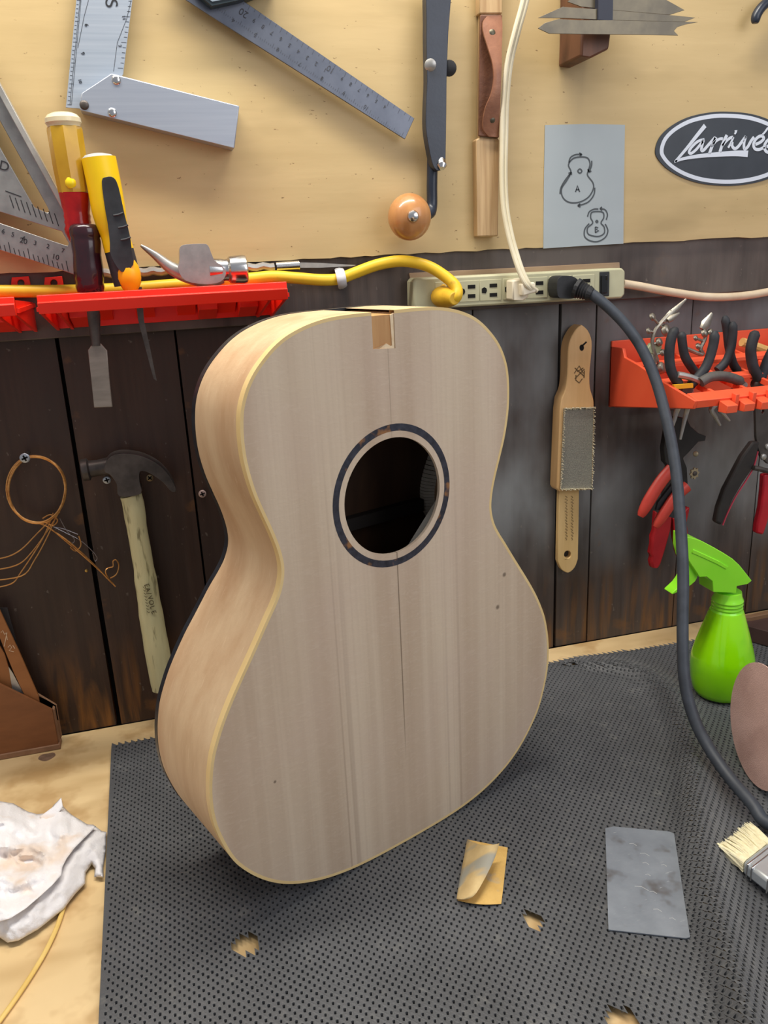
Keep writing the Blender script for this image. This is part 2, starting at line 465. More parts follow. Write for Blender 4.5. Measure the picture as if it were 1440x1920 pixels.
def soundboard_material():
    m = bpy.data.materials.new('sanded_spruce'); m.use_nodes = True
    nt=m.node_tree; N=nt.nodes; L=nt.links; b=N['Principled BSDF']
    b.inputs['Roughness'].default_value=.62; b.inputs['Specular IOR Level'].default_value=.3
    tc=N.new('ShaderNodeTexCoord')
    sx=N.new('ShaderNodeSeparateXYZ'); L.new(tc.outputs['Object'],sx.inputs[0])
    ab=N.new('ShaderNodeMath'); ab.operation='ABSOLUTE'; L.new(sx.outputs['X'],ab.inputs[0])
    cb=N.new('ShaderNodeCombineXYZ'); L.new(ab.outputs[0],cb.inputs[0]); L.new(sx.outputs['Z'],cb.inputs[2])
    def nz(src,sc,det=3.,d=0.):
        mp=N.new('ShaderNodeMapping'); mp.inputs['Scale'].default_value=sc; L.new(src,mp.inputs['Vector'])
        n=N.new('ShaderNodeTexNoise'); n.inputs['Scale'].default_value=1.; n.inputs['Detail'].default_value=det; n.inputs['Distortion'].default_value=d
        L.new(mp.outputs['Vector'],n.inputs['Vector']); return n.outputs['Fac']
    def mr(s,a,bb,c=0.,d=1.):
        r=N.new('ShaderNodeMapRange'); r.inputs[1].default_value=a; r.inputs[2].default_value=bb; r.inputs[3].default_value=c; r.inputs[4].default_value=d
        L.new(s,r.inputs[0]); return r.outputs[0]
    def mix(f,c1,c2):
        r=N.new('ShaderNodeMixRGB')
        L.new(f,r.inputs['Fac'])
        for k,c in (('Color1',c1),('Color2',c2)):
            if isinstance(c,tuple): r.inputs[k].default_value=(*lin(c),1)
            else: L.new(c,r.inputs[k])
        return r.outputs['Color']
    c=mix(mr(nz(cb.outputs[0],(30,1,.9),2.),.38,.62),(194,171,146),(216,197,172))
    c=mix(mr(nz(cb.outputs[0],(380,1,3),2.),.45,.75,0.,.22),c,(184,162,138))
    c=mix(mr(nz(tc.outputs['Object'],(10,1,8),4.),.45,.7,0.,.45),c,(208,184,166))
    silk=nz(tc.outputs['Object'],(110,1,300),3.,1.2)
    c=mix(mr(silk,.5,.8,0.,.22),c,(228,212,190))
    # dark glue line of the centre joint, below the soundhole; two dark growth rings further out
    def line(x0,w,z0,z1,f,z2=9.,z3=10.):
        d=N.new('ShaderNodeMath'); d.operation='SUBTRACT'; d.inputs[1].default_value=x0; L.new(sx.outputs['X'],d.inputs[0])
        e=N.new('ShaderNodeMath'); e.operation='ABSOLUTE'; L.new(d.outputs[0],e.inputs[0])
        a=mr(e.outputs[0],w,w*.4,0.,f)
        z=mr(sx.outputs['Z'],z0,z1,0.,1.)
        y=mr(sx.outputs['Z'],z2,z3,1.,0.)
        q0=N.new('ShaderNodeMath'); q0.operation='MULTIPLY'; L.new(z,q0.inputs[0]); L.new(y,q0.inputs[1]); z=q0.outputs[0]
        q=N.new('ShaderNodeMath'); q.operation='MULTIPLY'; L.new(a,q.inputs[0]); L.new(z,q.inputs[1]); return q.outputs[0]
    c=mix(line(.0004,.0008,SHZ-.255,SHZ-.19,.75,SHZ-.02,SHZ),c,(110,92,74))
    c=mix(line(.0004,.0007,SHZ+.02,SHZ+.07,.30),c,(120,104,88))
    for x0,w,f in ((-.058,.0035,.35),(.067,.002,.3),(-.066,.0012,.4),(.052,.0018,.22)):
        c=mix(line(x0,w,SHZ+.1,SHZ-.30,f),c,(150,126,108))
    # two small dark pitch marks
    for (u,v,r) in ((127,105,.003),(118,136,.003),(-134,214,.0018)):
        vm=N.new('ShaderNodeVectorMath'); vm.operation='DISTANCE'; vm.inputs[1].default_value=(u/1000.,0,SHZ-v/1000.)
        L.new(tc.outputs['Object'],vm.inputs[0])
        c=mix(mr(vm.outputs['Value'],r,r*.4,0.,.75),c,(96,80,66))
    L.new(c,b.inputs['Base Color'])
    bp=N.new('ShaderNodeBump'); bp.inputs['Strength'].default_value=.12; bp.inputs['Distance'].default_value=.001
    L.new(silk,bp.inputs['Height']); L.new(bp.outputs['Normal'],b.inputs['Normal'])
    return m
# soundboard with soundhole and neck notch
loop = []
for u,v in contour: loop.append((u,v))
# cut the notch into the outline at the top
body = [(u,v) for u,v in loop if not (v < -140 and NU0 < u < NU1)]
k0 = max(range(len(body)), key=lambda i: -1e9 if body[i][1] > -140 or body[i][0] > NU0+.1 else body[i][0])
ob = body[:k0+1] + [(NU0,-147.5),(NU0,NV),(NU1,NV+1.5),(NU1,-147.5)] + body[k0+1:]
soundhole = [(49.6*math.cos(t),49.6*math.sin(t)) for t in (2*math.pi*i/72 for i in range(72))]
obj('soundboard', M().prism([gpl(ob,0), gpl(soundhole,0)], (0,.003,0)), soundboard_material(), GUIT, local=True, ang=30)
ringo = [(60.8*math.cos(t),60.8*math.sin(t)) for t in (2*math.pi*i/72 for i in range(72))]
ringi = [(54.9*math.cos(t),54.9*math.sin(t)) for t in (2*math.pi*i/72 for i in range(72))]
obj('rosette', M().prism([gpl(ringo,-.12), gpl(ringi,-.12)], (0,.0004,0)),
    mat('tortoise_inlay',(34,36,46),(58,60,72),.35,0,(150,150,150),spots=[((156,108,64),(46,46,46),.56,.64,.9)]), GUIT, local=True,
    label='black and amber tortoiseshell ring around the soundhole')
def ringcut(c):   # open the ring at the neck notch
    return [(u,v) for u,v in c if not (v < -140 and NU0 < u < NU1)]
def band(c_out, c_in, d0, d1, openings=True, dfun=None):
    """closed band following the contour; d0,d1 depth (numbers or functions of v)"""
    m = M(); n = len(c_out); vs = []; fs = []
    f0 = d0 if callable(d0) else (lambda v: d0); f1 = d1 if callable(d1) else (lambda v: d1)
    for (uo,vo),(ui,vi) in zip(c_out,c_in):
        vs += [G(uo,vo,f0(vo)), G(uo,vo,f1(vo)), G(ui,vi,f1(vo)), G(ui,vi,f0(vo))]
    for i in range(n):
        j = (i+1)%n
        if openings:
            um = (c_out[i][0]+c_out[j][0])/2; vm = c_out[i][1]
            if vm < -140 and NU0-1 < um < NU1+1:
                continue
        for k in range(4):
            l = (k+1)%4; fs.append((i*4+k, j*4+k, j*4+l, i*4+l))
    return m.add(vs, fs)
# exact vertices at the notch edges
def withnotch(c):
    out = []
    n = len(c)
    for i in range(n):
        a, b = c[i], c[(i+1)%n]; out.append(a)
        if a[1] < -140 and b[1] < -140:
            for q in sorted((NU0,NU1), key=lambda z: abs(z-a[0])):
                if (a[0]-q)*(b[0]-q) < 0:
                    t = (q-a[0])/(b[0]-a[0]); out.append((q, a[1]+t*(b[1]-a[1])))
    return out
cc = withnotch(contour)
o23 = offset(cc, 2.3); i00 = cc; im = offset(cc,-.3); o20 = offset(cc,2.2); iN = offset(cc,-.2); o27=offset(cc,2.6); o18=offset(cc,1.6)
creamm = mat('cream_binding', (238,210,152), (230,200,140), .45, 0, (20,20,20), spec=.4)
obj('binding', band(o23, im, -.05, 6.3), creamm, GUIT, local=True, label='cream binding strip around the edge of the top')
sidem = mat('sanded_mahogany', (196,160,124), (224,198,162), .6, 0, (22,26,5), lo=.3, hi=.7, detail=5, bump=.12, bscale=(260,120,40), spec=.35,
            spots=[((176,128,90),(6,14,4),.50,.68,.55), ((240,218,186),(60,420,60),.62,.76,.35)])
obj('side', band(o20, iN, 6.3, lambda v: depth(v)-5.6), sidem, GUIT, local=True, ang=50)
obj('back_binding', band(o27, iN, lambda v: depth(v)-5.6, lambda v: depth(v)+.1, openings=False), mat('black_binding',(30,32,38),(44,47,54),.38,scale=(80,80,80)), GUIT, local=True, label='black binding strip around the back edge')
# back plate, slightly domed
m = M(); vs = [G(u,v,depth(v)-2.9) for u,v in offset(cc,-.3)]; n = len(vs)
tr = tessellate_polygon([[Vector((u,v,0)) for u,v in offset(cc,-.3)]])
vs2 = [p+Vector((0,.0028,0)) for p in vs]
m.add(vs+vs2, [tuple(t) for t in tr]+[tuple(i+n for i in t[::-1]) for t in tr]+[(i,(i+1)%n,(i+1)%n+n,i+n) for i in range(n)])
obj('back_plate', m, mat('dark_back_wood',(58,40,28),(76,54,38),.55,scale=(30,30,3)), GUIT, local=True)
# neck block seen through the notch, with the mortise behind it
blockm = mat('neck_block_mahogany', (206,160,106), (182,132,82), .55, 0, (60,60,8), bump=.1)
m = M().box(tuple(G(-34,-62,3.2)), tuple(G(34,-143,46)))
m.box(tuple(G(NU0+.2,NV+.6,1.6)), tuple(G(NU1-.2,-146.8,40)))
m.box(tuple(G(-34,-62,46)), tuple(G(NU0-1,-143,68))); m.box(tuple(G(NU1+1,-62,46)), tuple(G(34,-143,68)))
obj('neck_block', m, blockm, GUIT, local=True)
m = M().prism([[G(NU0+.4,NV+3.6,.9),G(NU0+.4,NV+.2,.9),G(NU1-.2,NV+1.7,.9),G(NU1-.2,NV-1.5,.9),G(NU1-4,NV-.5,.9),G(NU1-8,NV-3,.9)]],(0,.0012,0))
m.prism([[G(NU1-3.4,-146.5,.8),G(NU1-.2,-147,.8),G(NU1-.2,NV-1,.8),G(NU1-2.6,NV-1,.8)]],(0,.0012,0))
obj('torn_splinter', m, mat('fresh_wood',(242,220,184),(226,196,152),.6,scale=(90,90,90)), GUIT, local=True, label='pale splintered edge of the neck notch')
# kerfed lining on the right inside edge of the back, X braces and back brace
m = M(); ci = offset(cc,-.8); co = offset(cc,-6.5)
L_ = 0; i = 0
pts = [(a,b) for a,b in zip(ci,co)]
rs = []
for a,b in zip(pts,pts[1:]): rs.append((a,b))
for (a,b) in rs:
    (u1,v1),(w1,x1) = a; (u2,v2),(w2,x2) = b
    seg = max(1,round(math.hypot(u2-u1,v2-v1)/5.2))
    for q in range(seg):
        s0 = q/seg+.07/seg; s1 = (q+1)/seg-.07/seg
        f = lambda p,r,s: (p[0]+(r[0]-p[0])*s, p[1]+(r[1]-p[1])*s)
        A=f((u1,v1),(u2,v2),s0);B=f((u1,v1),(u2,v2),s1);Cc=f((w1,x1),(w2,x2),s1);D=f((w1,x1),(w2,x2),s0)
        d1 = depth(v1)-3.0; d0 = d1-16
        vs=[G(*A,d0),G(*B,d0),G(*B,d1),G(*A,d1),G(*D,d0+9),G(*Cc,d0+9),G(*Cc,d1),G(*D,d1)]
        m.add(vs,[(0,1,2,3),(4,7,6,5),(0,4,5,1),(3,2,6,7),(0,3,7,4),(1,5,6,2)])
obj('kerfed_lining', m, mat('lining_wood',(232,224,208),(214,204,186),.7,scale=(40,40,40)), GUIT, local=True, kind='stuff')
for s in (1,-1):
    m = M(); a = Vector((s*-52,129.5)); b = Vector((s*111,-37.5)); t = (b-a).normalized(); nn = Vector((-t.y,t.x))*s
    q = [a, b, b+nn*8, a+nn*8]
    m.prism([[G(p.x,p.y,3.05) for p in q]],(0,.011,0))
    obj('brace', m, mat('brace_spruce',(196,190,176),(178,170,154),.65,scale=(5,5,60)), GUIT, local=True)
for vv in (48,170):
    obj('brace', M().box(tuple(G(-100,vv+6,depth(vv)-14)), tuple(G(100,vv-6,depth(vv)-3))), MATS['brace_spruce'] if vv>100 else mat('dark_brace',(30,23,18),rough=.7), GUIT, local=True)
obj('brace', M().box(tuple(G(-100,-88,3.05)), tuple(G(100,-96,16))), MATS['brace_spruce'], GUIT, local=True)

# ================================================================= LEFT RED RACKS
redm = mat('red_plastic', (250,48,26), (244,42,22), .34, 0, (6,6,6), spec=.5)
def left_rack(name, label, x0, x1, endl, endr):
    yb, yl = -.0182, -.138
    t = thing(name, label, 'tool rack', ((x0+x1)/2, yb, .48), group=None)
    # front lip with a stepped top band
    m = M().prism([[(x0,yl,.5030),(x0,yl-.0015,.5130),(x0,yl+.0015,.5134),(x0,yl+.0022,.5192),(x0,yl+.006,.5194),(x0,yl+.006,.5030)]],(x1-x0,0,0))
    obj('front_lip', m, redm, t, bevel=.0005)
    # perforated tray: two rows of bars with gaps between
    m = M()
    m.box((x0,yl+.005,.5060),(x1,yl+.020,.5090)); m.box((x0,-.075,.5060),(x1,-.062,.5090)); m.box((x0,yb-.022,.5060),(x1,yb,.5090))
    k = 10
    for i in range(k+1):
        xx = x0+(x1-x0)*i/k; m.box((xx-.0022,yl+.005,.5050),(xx+.0022,yb,.5088))
    obj('tray', m, redm, t)
    # back plate and stepped blocks under it
    m = M().box((x0+.002,yb-.004,.482),(x1-.002,yb,.510))
    random.seed(2)
    n = 9
    for i in range(n):
        a = x0+.018+(x1-x0-.036)*i/n; b = a+(x1-x0-.036)/n-.002
        dz = (0,.0055)[i%2]
        if i in (2,4): continue
        m.prism([[(a,yb-.004,.482+dz),(a,-.060+dz*3,.494+dz),(a,-.060+dz*3,.5045),(a,yb-.004,.5045)]],(b-a,0,0))
    obj('stepped_back', m, redm, t, bevel=.0005)
    for xx,on in ((x0,endl),(x1-.003,endr),(x0+.014,endl),(x1-.018,endr)):
        if on: obj('gusset', M().prism([[(xx,yl+.004,.5035),(xx,yb,.480),(xx,yb,.510),(xx,yl+.004,.5165)]],(.003,0,0)), redm, t, bevel=.0004)
    return t
RK = left_rack('tool_rack', 'bright red plastic tool rack holding the hammer head and chisels, whole unit', -.1000, .1262, True, True)
RK2 = left_rack('tool_rack', 'red plastic tool rack cut off by the left edge of the photo', -.345, -.119, True, True)
for px in (38,100):
    m = M().wslab([(px-18,540),(px-16,520),(px+16,518),(px+20,540)], -.0225, .004, holes=[ell(px+1,531,7,7,12)])
    obj('mounting_tab', m, redm, RK2 if px < 60 else RK, bevel=.0004)

# ---- yellow extension cord, clip, plug
yel = mat('yellow_cord', (242,204,52), (228,184,44), .45, 0, (14,14,14), spots=[((150,104,40),(40,40,40),.66,.74,.6)])
CORD = thing('extension_cord', 'thick yellow extension cord running along the rail into the power strip', 'cord', W(640,530,-.03))
cp = [(-160,548,-.034),(0,546,-.034),(80,546,-.034),(150,545,-.034),(240,541,-.034),(330,534,-.034),(464,523,-.034),(511,518.6,-.034),(557,521.5,-.034),(603,525,-.034),(636,523,-.033),(664,512.5,-.036),(710,496,-.042),(756,489.6,-.048),(802,499,-.056),(838,521,-.066),(856,540,-.074),(856,556,-.078),(846,562,-.072)]
obj('cable', M().tube(smooth([W(*p) for p in cp],6), .0062, 12), yel, CORD)
pb = W(828,556,-.0425)
m = M().lathe(W(822,556,-.045), W(853,560,-.082), [(0,.010),(.25,.0125),(.6,.011),(1,.0068)], 14)
m.wslab([(812,548),(833,532),(846,545),(852,566),(832,571),(818,560)], -.050, .0065)
obj('plug', m, mat('yellow_plug',(228,184,50),(208,160,42),.45,scale=(50,50,50)), CORD, bevel=.0008)
m = M().tube(smooth([W(636,505,-.020),W(637,508,-.034),W(640,520,-.043),W(642,533,-.040),W(643,538,-.024),W(643,537,-.0185)],4), .0052, 8, flat=.35)
o = obj('cable_clip', m, mat('white_plastic',(206,206,210),rough=.5)); tag(o,'small white cable clip holding the yellow cord on the rail','clip')

# ---- steel rod lying above the cord
ROD = thing('steel_auger', 'long twisted steel rod with flat tip lying on the rail above the yellow cord', 'rod', W(430,505,-.03))
obj('twisted_shaft', M().tube([W(a,b,-.0300)+Vector((.0006*math.cos(k*1.4),.0,.0009*math.sin(k*1.4))) for k,(a,b) in enumerate([(190+i*6.6,513-i*.27) for i in range(50)])], .0042, 8), steel, ROD)
obj('ferrule', M().tube([W(518,500.5,-.030),W(561,497.5,-.030)], .0050, 12), chrome, ROD)
obj('flat_tip', M().wslab([(561,492),(600,493),(668,497),(660,499),(600,502),(561,502)], -.0315, .002), MATS['brushed_steel'], ROD)

# ---- hammer head resting on the rack
HH = thing('hammer_head', 'loose polished claw hammer head without handle resting on the red rack', 'hammer', W(390,530,-.082))
hy = -.082
m = M().tube(smooth([W(264,460,hy),W(290,478,hy),W(325,505,hy),W(362,517,hy),W(395,518,hy),W(412,512,hy)],5), [.0012+.0095*min(1,i/18) for i in range(26)], 12, flat=.95)
obj('claw', m, steel, HH)
m = M().wslab(sm2([(334,505),(337,490),(337,468),(342,460),(355,458),(380,457),(390,460),(396,474),(403,489),(416,498),(424,512),(414,528),(385,533),(348,526)],3,True), hy-.011, .022)
obj('eye_socket', m, steel, HH, bevel=.002)
m = M().lathe(W(392,508,hy), W(463,505,hy), [(0,.0120),(.32,.0114),(.42,.0104),(.49,.0108),(.55,.0132),(.90,.0142),(.97,.0136),(1,.0118)], 24)
obj('striking_face', m, chrome, HH)

# ---- screwdriver with amber handle
SD = thing('screwdriver', 'screwdriver with clear amber handle and red collar behind the dark handle', 'screwdriver', W(145,470,-.075))
sy = -.075
A, B = W(116,212,sy), W(140,362,sy); C_ = W(152,470,sy)
ambm = mat('amber_plastic', (204,162,46), (192,148,36), .2, 0, (30,30,30), trans=.12, ior=1.3, coat=.4)
clearm = mat('clear_amber_cap', (232,220,186), rough=.15, trans=.25, ior=1.3, coat=.3)
obj('cap', M().lathe(A, A+(B-A)*.175, [(0,.0095),(.15,.0135),(.4,.0160),(.7,.0162),(.88,.0148),(1,.0146)], 24), clearm, SD)
obj('handle', M().lathe(A+(B-A)*.175, B, [(0,.0152),(.05,.0158),(.6,.0156),(1,.0145)], 8), ambm, SD, ang=20)
redp = mat('ruby_plastic', (190,30,30), (150,20,24), .22, 0, (40,40,40), trans=.1, ior=1.3, coat=.3)
obj('collar', M().lathe(B, C_, [(0,.0144),(.25,.0128),(.35,.0118),(.40,.0124),(.46,.0118),(.5,.0124),(.56,.0118),(.62,.0130),(.68,.0128),(1,.006)], 20), redp, SD)
obj('shank', M().tube([W(138,366,sy),W(157,555,sy)], .0035, 10), steel, SD)
m = M().ball(W(133,343,sy-.0125), .0052, 10, (1,.7,1.1)); obj('shank_tip', m, mat('bright_yellow',(240,214,30),rough=.3), SD)

# ---- chisel with dark purple handle and wide blade
CH = thing('wide_chisel', 'wide bladed wood chisel with dark purple handle in the red rack', 'chisel', W(190,764,-.084))
cy = -.084
A, B = W(158,420,cy), W(170,548,cy)
obj('handle', M().lathe(A, B, [(0,.0100),(.03,.0130),(.07,.0142),(.17,.0142),(.20,.0134),(.25,.0140),(.45,.0130),(.62,.0138),(.80,.0138),(.86,.0130),(.92,.0134),(1,.0120)], 24),
    mat('purple_plastic',(58,24,32),(44,18,26),.22,0,(40,40,40),trans=.12,coat=.4), CH)
obj('bolster', M().tube([W(170,546,cy),W(176,592,cy),W(180,648,cy)], [.0052,.0062,.0044], 14), dsteel, CH)
obj('blade', M().wslab([(165,656.6),(174,644),(189,644),(201,657.6),(205,708),(211,763.4),(176.5,764.5),(171,712)], cy-.001, .003), mat('chisel_steel',(158,148,138),(134,126,118),.45,.5,(20,20,90)), CH, bevel=.0006)

# ---- yellow and black handled tool
YC = thing('rasp_chisel', 'narrow chisel with bulky yellow and black grip beside the screwdriver', 'chisel', W(292,714,-.088))
yy = -.088
ax = smooth([W(185,296,yy),W(196,350,yy),W(207,410,yy),W(218,450,yy),W(229,490,yy),W(240,534,yy)],6)
n = len(ax)
def rr(i):
    t = i/(n-1); return .0155 if t < .35 else (.0155-.0025*(t-.35)/.2 if t < .55 else (.013+.0008*math.sin((t-.55)*7)))
ya = mat('yellow_plastic',(246,208,14),(240,198,10),.4,0,(10,10,10))
obj('grip_body', M().tube(ax[:int(n*.72)], [rr(i) for i in range(int(n*.72))], 20), ya, YC)
obj('grip_lower', M().tube(ax[int(n*.70):], [rr(i)*.99 for i in range(int(n*.70),n)], 20), rubber, YC)
obj('end_cap', M().lathe(W(183.5,288,yy), W(185.5,300,yy), [(0,.006),(.25,.0120),(.7,.0148),(1,.0150)], 20), mat('grey_plastic',(164,166,166),rough=.5), YC)
m = M()
pan = sm2([(191,340),(199,332),(213,333),(222,350),(233,400),(243,440),(247,470),(250,496),(228,510),(208,480),(206,455),(202,420),(196,385)],3,True)
vs = []
loop = WL(pan, yy-.0164)
m.prism([loop],(0,.012,0))
obj('grip_panel', m, rubber, YC, bevel=.003)
for (a,b) in ((222,401),(231,424),(236,447)):
    obj('grip_ridge', M().tube([W(a-9,b+3,yy-.0164),W(a,b+1.5,yy-.0172),W(a+9,b-2,yy-.0164)], .0010, 6), rubber, YC)
m = M().ball(W(242,516,yy-.0075), .0118, 18, (.95,.85,1.45)); obj('toe_pad', m, mat('amber_yellow_plastic',(246,178,16),rough=.4), YC, label='orange-yellow pad')
obj('blade', M().wslab([(252,538),(266,538),(270,600),(281,650),(291,700),(294,714),(288,710),(272,650),(259,600)], yy, .0022), dsteel, YC)

# ---- rafter square
sqm = mat('cast_aluminium', (168,168,164), (150,150,147), .42, .75, (60,60,60), bump=.08)
RS = thing('rafter_square', 'cast aluminium triangular rafter square leaning behind the screwdriver at left', 'square', W(70,510,-.05))
ry = -.046
out = [(-150,-90),(8,189),(70,305),(122,398),(137,450),(142,516),(116,507),(60,488),(0,469),(-150,420)]
m = M().wslab(out, ry, .004, holes=[[(-60,118),(90,390),(93,397),(88,399),(65,389),(-60,172)], [(-60,378),(116,434),(129,456),(127,461),(120,459),(-60,398)]])
obj('plate', m, sqm, RS, bevel=.0005)
obj('fence', M().wslab([(-150,-96),(-141,-98),(16,186),(80,305),(130,398),(122,402),(70,308),(6,192)], ry-.009, .020), mat('fence_metal',(196,194,186),(170,168,162),.42,.6,(40,40,40)), RS, bevel=.0006)
m = M(); nv = (0,-1,0)
for i in range(15):
    px = 128-i*9; py = 509-i*2.9; l = 12 if i%4 else 20
    m.ribbon([W(px,py,ry-.0001),W(px-2-.1*l,py-l,ry-.0001)], .0007, (0,-.00015,0), nv)
for i in range(9):
    px = 110-i*10.5; py = 424-i*4.2
    m.ribbon([W(px,py,ry-.0001),W(px-8,py-24,ry-.0001)], .0008, (0,-.00015,0), nv)
m.ribbon([W(10,358,ry-.0001),W(40,369,ry-.0001)], .0009, (0,-.00015,0), nv)
for s_,px,py,sz in (('10',104,482,.007),('20',44,452,.007),('7',118,470,.006),('D',8,312,.012),('2',90,462,.006),('3',66,456,.006),('4',44,447,.006),('5',24,440,.006),('6',6,434,.006)):
    wall_text(m, s_, px, py, ry-.0002, sz, -20)
obj('graduations', m, ink, RS)

# ---- try square
ALU = mat('matte_aluminium', (176,184,196), (166,174,188), .40, .55, (5,5,200), bump=.03)
TS = thing('try_square', 'aluminium try square hung blade up on the yellow board', 'square', W(290,240,-.034))
obj('blade', M().wslab([(123.3,201.5),(158.7,-160),(268,-160),(231,139),(180,206)], -.034, .0022), mat('satin_blade',(190,200,212),(174,186,200),.34,.45,(5,5,260),bump=.03), TS, bevel=.0003)
obj('stock', M().wslab([(152,175),(209,137.5),(449,198.5),(440,278),(150,206.5)], -.045, .0213), ALU, TS, bevel=.0009)
for (px,py,mt) in ((158,197,dsteel),(218,150,chrome),(210.5,211,chrome)):
    p = W(px,py,-.0450 if px!=158 else -.0452)
    obj('rivet', M().lathe(p+Vector((0,.0015,0)), p+Vector((0,-.0018,0)), [(0,.0043),(.5,.0043),(.8,.0034),(.9,.0026),(1,.0012)], 18), mt, TS)
m = M(); y0=-.0341
for i in range(46):
    t = i/46; px = 126.5+(156-126.5)*t*1.1; py = 196-t*360*1.0
    m.ribbon([W(px,py,y0),W(px+(7 if i%5==0 else 4),py+.3,y0)], .0003, (0,-.0001,0), nv)
for i in range(30):
    t = i/30; px = 231+37*t; py = 128-t*290
    m.ribbon([W(px,py,y0),W(px-(10 if i%5==0 else 6),py-.5,y0)], .0003, (0,-.0001,0), nv)
for pl in ([(131,197),(150,0),(160,-100)],[(134,197),(152,0),(160,-100)],[(213,134),(220,80),(238,34),(246,0)],[(146,90),(158,30),(166,0)]):
    m.ribbon([W(a,b,y0) for a,b in pl], .00035, (0,-.0001,0), nv)
for s_,px,py,sz,dg in (('S',208,6,.016,-84),('10',150,152,.004,-80),('9',155,100,.005,-80),('6',162,47,.005,-80),('11',232,33,.004,-80),('2',225,86,.004,-80)):
    wall_text(m, s_, px, py, y0-.0001, sz, dg)
obj('graduations', m, ink, TS)

# ---- combination square: ruler and head
RU = thing('combination_square', 'long steel ruler of a combination square hung slanting beside the crank', 'ruler', W(600,160,-.036))
d = Vector((317.7,218.5)).normalized()
obj('ruler', M().wslab([(777,222),(759.4,261),(400,33),(306,-28),(328,-90),(459,3.5)], -.036, .0022), mat('ruler_steel',(112,117,128),(102,107,118),.40,.8,(40,40,40),bump=.04), RU, bevel=.0003)
hd = [(366,-14),(397,12.5),(450,1),(520,-28),(510,-110),(360,-110)]
hi_ = [(376,-14),(398,3),(440,-5),(505,-32),(500,-110),(372,-110)]
obj('head', M().wslab(hd, -.046, .020), mat('dark_green_enamel',(38,52,58),(28,40,48),.4,scale=(40,40,40)), RU, bevel=.0008)
obj('head_face', M().wslab(hi_, -.0468, .001), mat('head_face_steel',(176,190,200),rough=.3,metal=.7), RU)
m = M(); y0=-.0361
L0 = Vector((759.4,261)); U0 = Vector((777,222))
for i in range(96):
    p = L0 - d*(8+i*4.6); l = 9 if i%8==0 else (6.5 if i%4==0 else 4)
    q = p + Vector((.42,-.91))*l
    m.ribbon([W(p.x+.3,p.y-.6,y0),W(q.x,q.y,y0)], .00028, (0,-.0001,0), nv)
for i in range(34):
    p = U0 - d*(8+i*12.2); l = 6 if i%2 else 10
    q = p + Vector((-.42,.91))*l
    m.ribbon([W(p.x-.3,p.y+.6,y0),W(q.x,q.y,y0)], .00028, (0,-.0001,0), nv)
for s_,px,py,sz in (('20',457,24,.009),('10',620,130,.008)):
    wall_text(m, s_, px, py, y0-.0001, sz, 145)
for k,s_ in enumerate(('9','8','7','6','5','4','3','2','1')):
    p = Vector((477,38))+Vector((16.6,11.6))*k; wall_text(m, s_, p.x, p.y, y0-.0001, .0055, 145)
for k,s_ in enumerate(('9','8','7','6','5','4')):
    p = Vector((642,147))+Vector((16.0,10.6))*k; wall_text(m, s_, p.x, p.y, y0-.0001, .0052, 145)
for k,s_ in enumerate(('4','5','6','7','8','9','10')):
    p = Vector((438,38))+Vector((41.5,27.2))*k; wall_text(m, s_, p.x, p.y, y0-.0001, .0055, 145)
obj('graduations', m, mat('etched_mark',(70,72,78),rough=.7), RU)

# ---- crank with wooden ball
CK = thing('crank_tool', 'black steel hand crank with a round wooden knob on the yellow board', 'crank', W(800,300,-.05))
navy = mat('black_enamel', (36,44,58), (30,37,50), .34, 0, (40,40,40), spec=.6, bump=.06, bscale=(300,300,300))
m = M().wslab(sm2([(803,-60),(800,40),(800,90),(801,150),(799,200),(799,240),(804,275),(812,310),(822,320),(834,312),(836,280),(837,215),(838,140),(841,60),(846,-60)],3,True), -.050, .013)
obj('frame_arm', m, navy, CK, bevel=.004)
m = M().lathe(W(807,122,-.049), W(807,122,-.053), [(0,.0062),(.6,.0060),(1,.003)], 18)
obj('rivet', m, steel, CK)
m = M().lathe(W(842,128,-.046), W(842,128,-.049), [(0,.0080),(.6,.0076),(1,.004)], 18)
obj('bolt', m, blackp, CK)
obj('end_nub', M().lathe(W(827,300,-.045), W(829,316,-.053), [(0,.0052),(.7,.0054),(1,.0026)], 14), chrome, CK)
obj('crank_rod', M().tube(smooth([W(812,250,-.034),W(811,300,-.034),W(810,350,-.034),W(810,385,-.035),W(806,400,-.040),W(790,406,-.046),W(776,407,-.052)],4), .0060, 12), navy, CK)
kb = W(768,407,-.052)
obj('ball_knob', M().ball(kb, .0236, 32, (1,.9,1.03)), mat('orange_beech',(196,140,86),(178,122,72),.3,0,(60,60,14),coat=.4,bump=.03), CK, ang=60)
obj('cap_nut', M().lathe(W(774,406,-.070), W(775,405.5,-.079), [(0,.0066),(.5,.0064),(.8,.0052),(1,.002)], 18), chrome, CK)

# ---- leather holder and wooden stick
LH = thing('leather_holder', 'brown leather holder with riveted strap on the yellow board', 'holder', W(921,255,-.036))
lea = mat('brown_leather', (122,80,58), (100,64,46), .5, 0, (60,60,60), bump=.25, bscale=(300,300,300))
obj('backing', M().wslab([(901,28),(942,28),(941,120),(936,258),(898,255),(899,140)], -.0375, .003), lea, LH, bevel=.0006)
lft = sm2([(914,30),(906,42),(907,62),(916,92),(924,120),(926,148),(921,176),(911,200),(906,225),(907,244),(917,256)],4)
rgt = sm2([(940,30),(942,42),(942,62),(941,92),(941,120),(940,148),(939,176),(938,200),(937,225),(936,244),(934,257)],4)
n_ = len(lft); rows = []
for i in range(n_):
    t = i/(n_-1); yv = -.0405-.0125*math.sin(math.pi*t)**2
    rows.append([W(lft[i][0]+(rgt[i][0]-lft[i][0])*j/4, lft[i][1]+(rgt[i][1]-lft[i][1])*j/4, yv-.0008*math.sin(math.pi*j/4)) for j in range(5)])
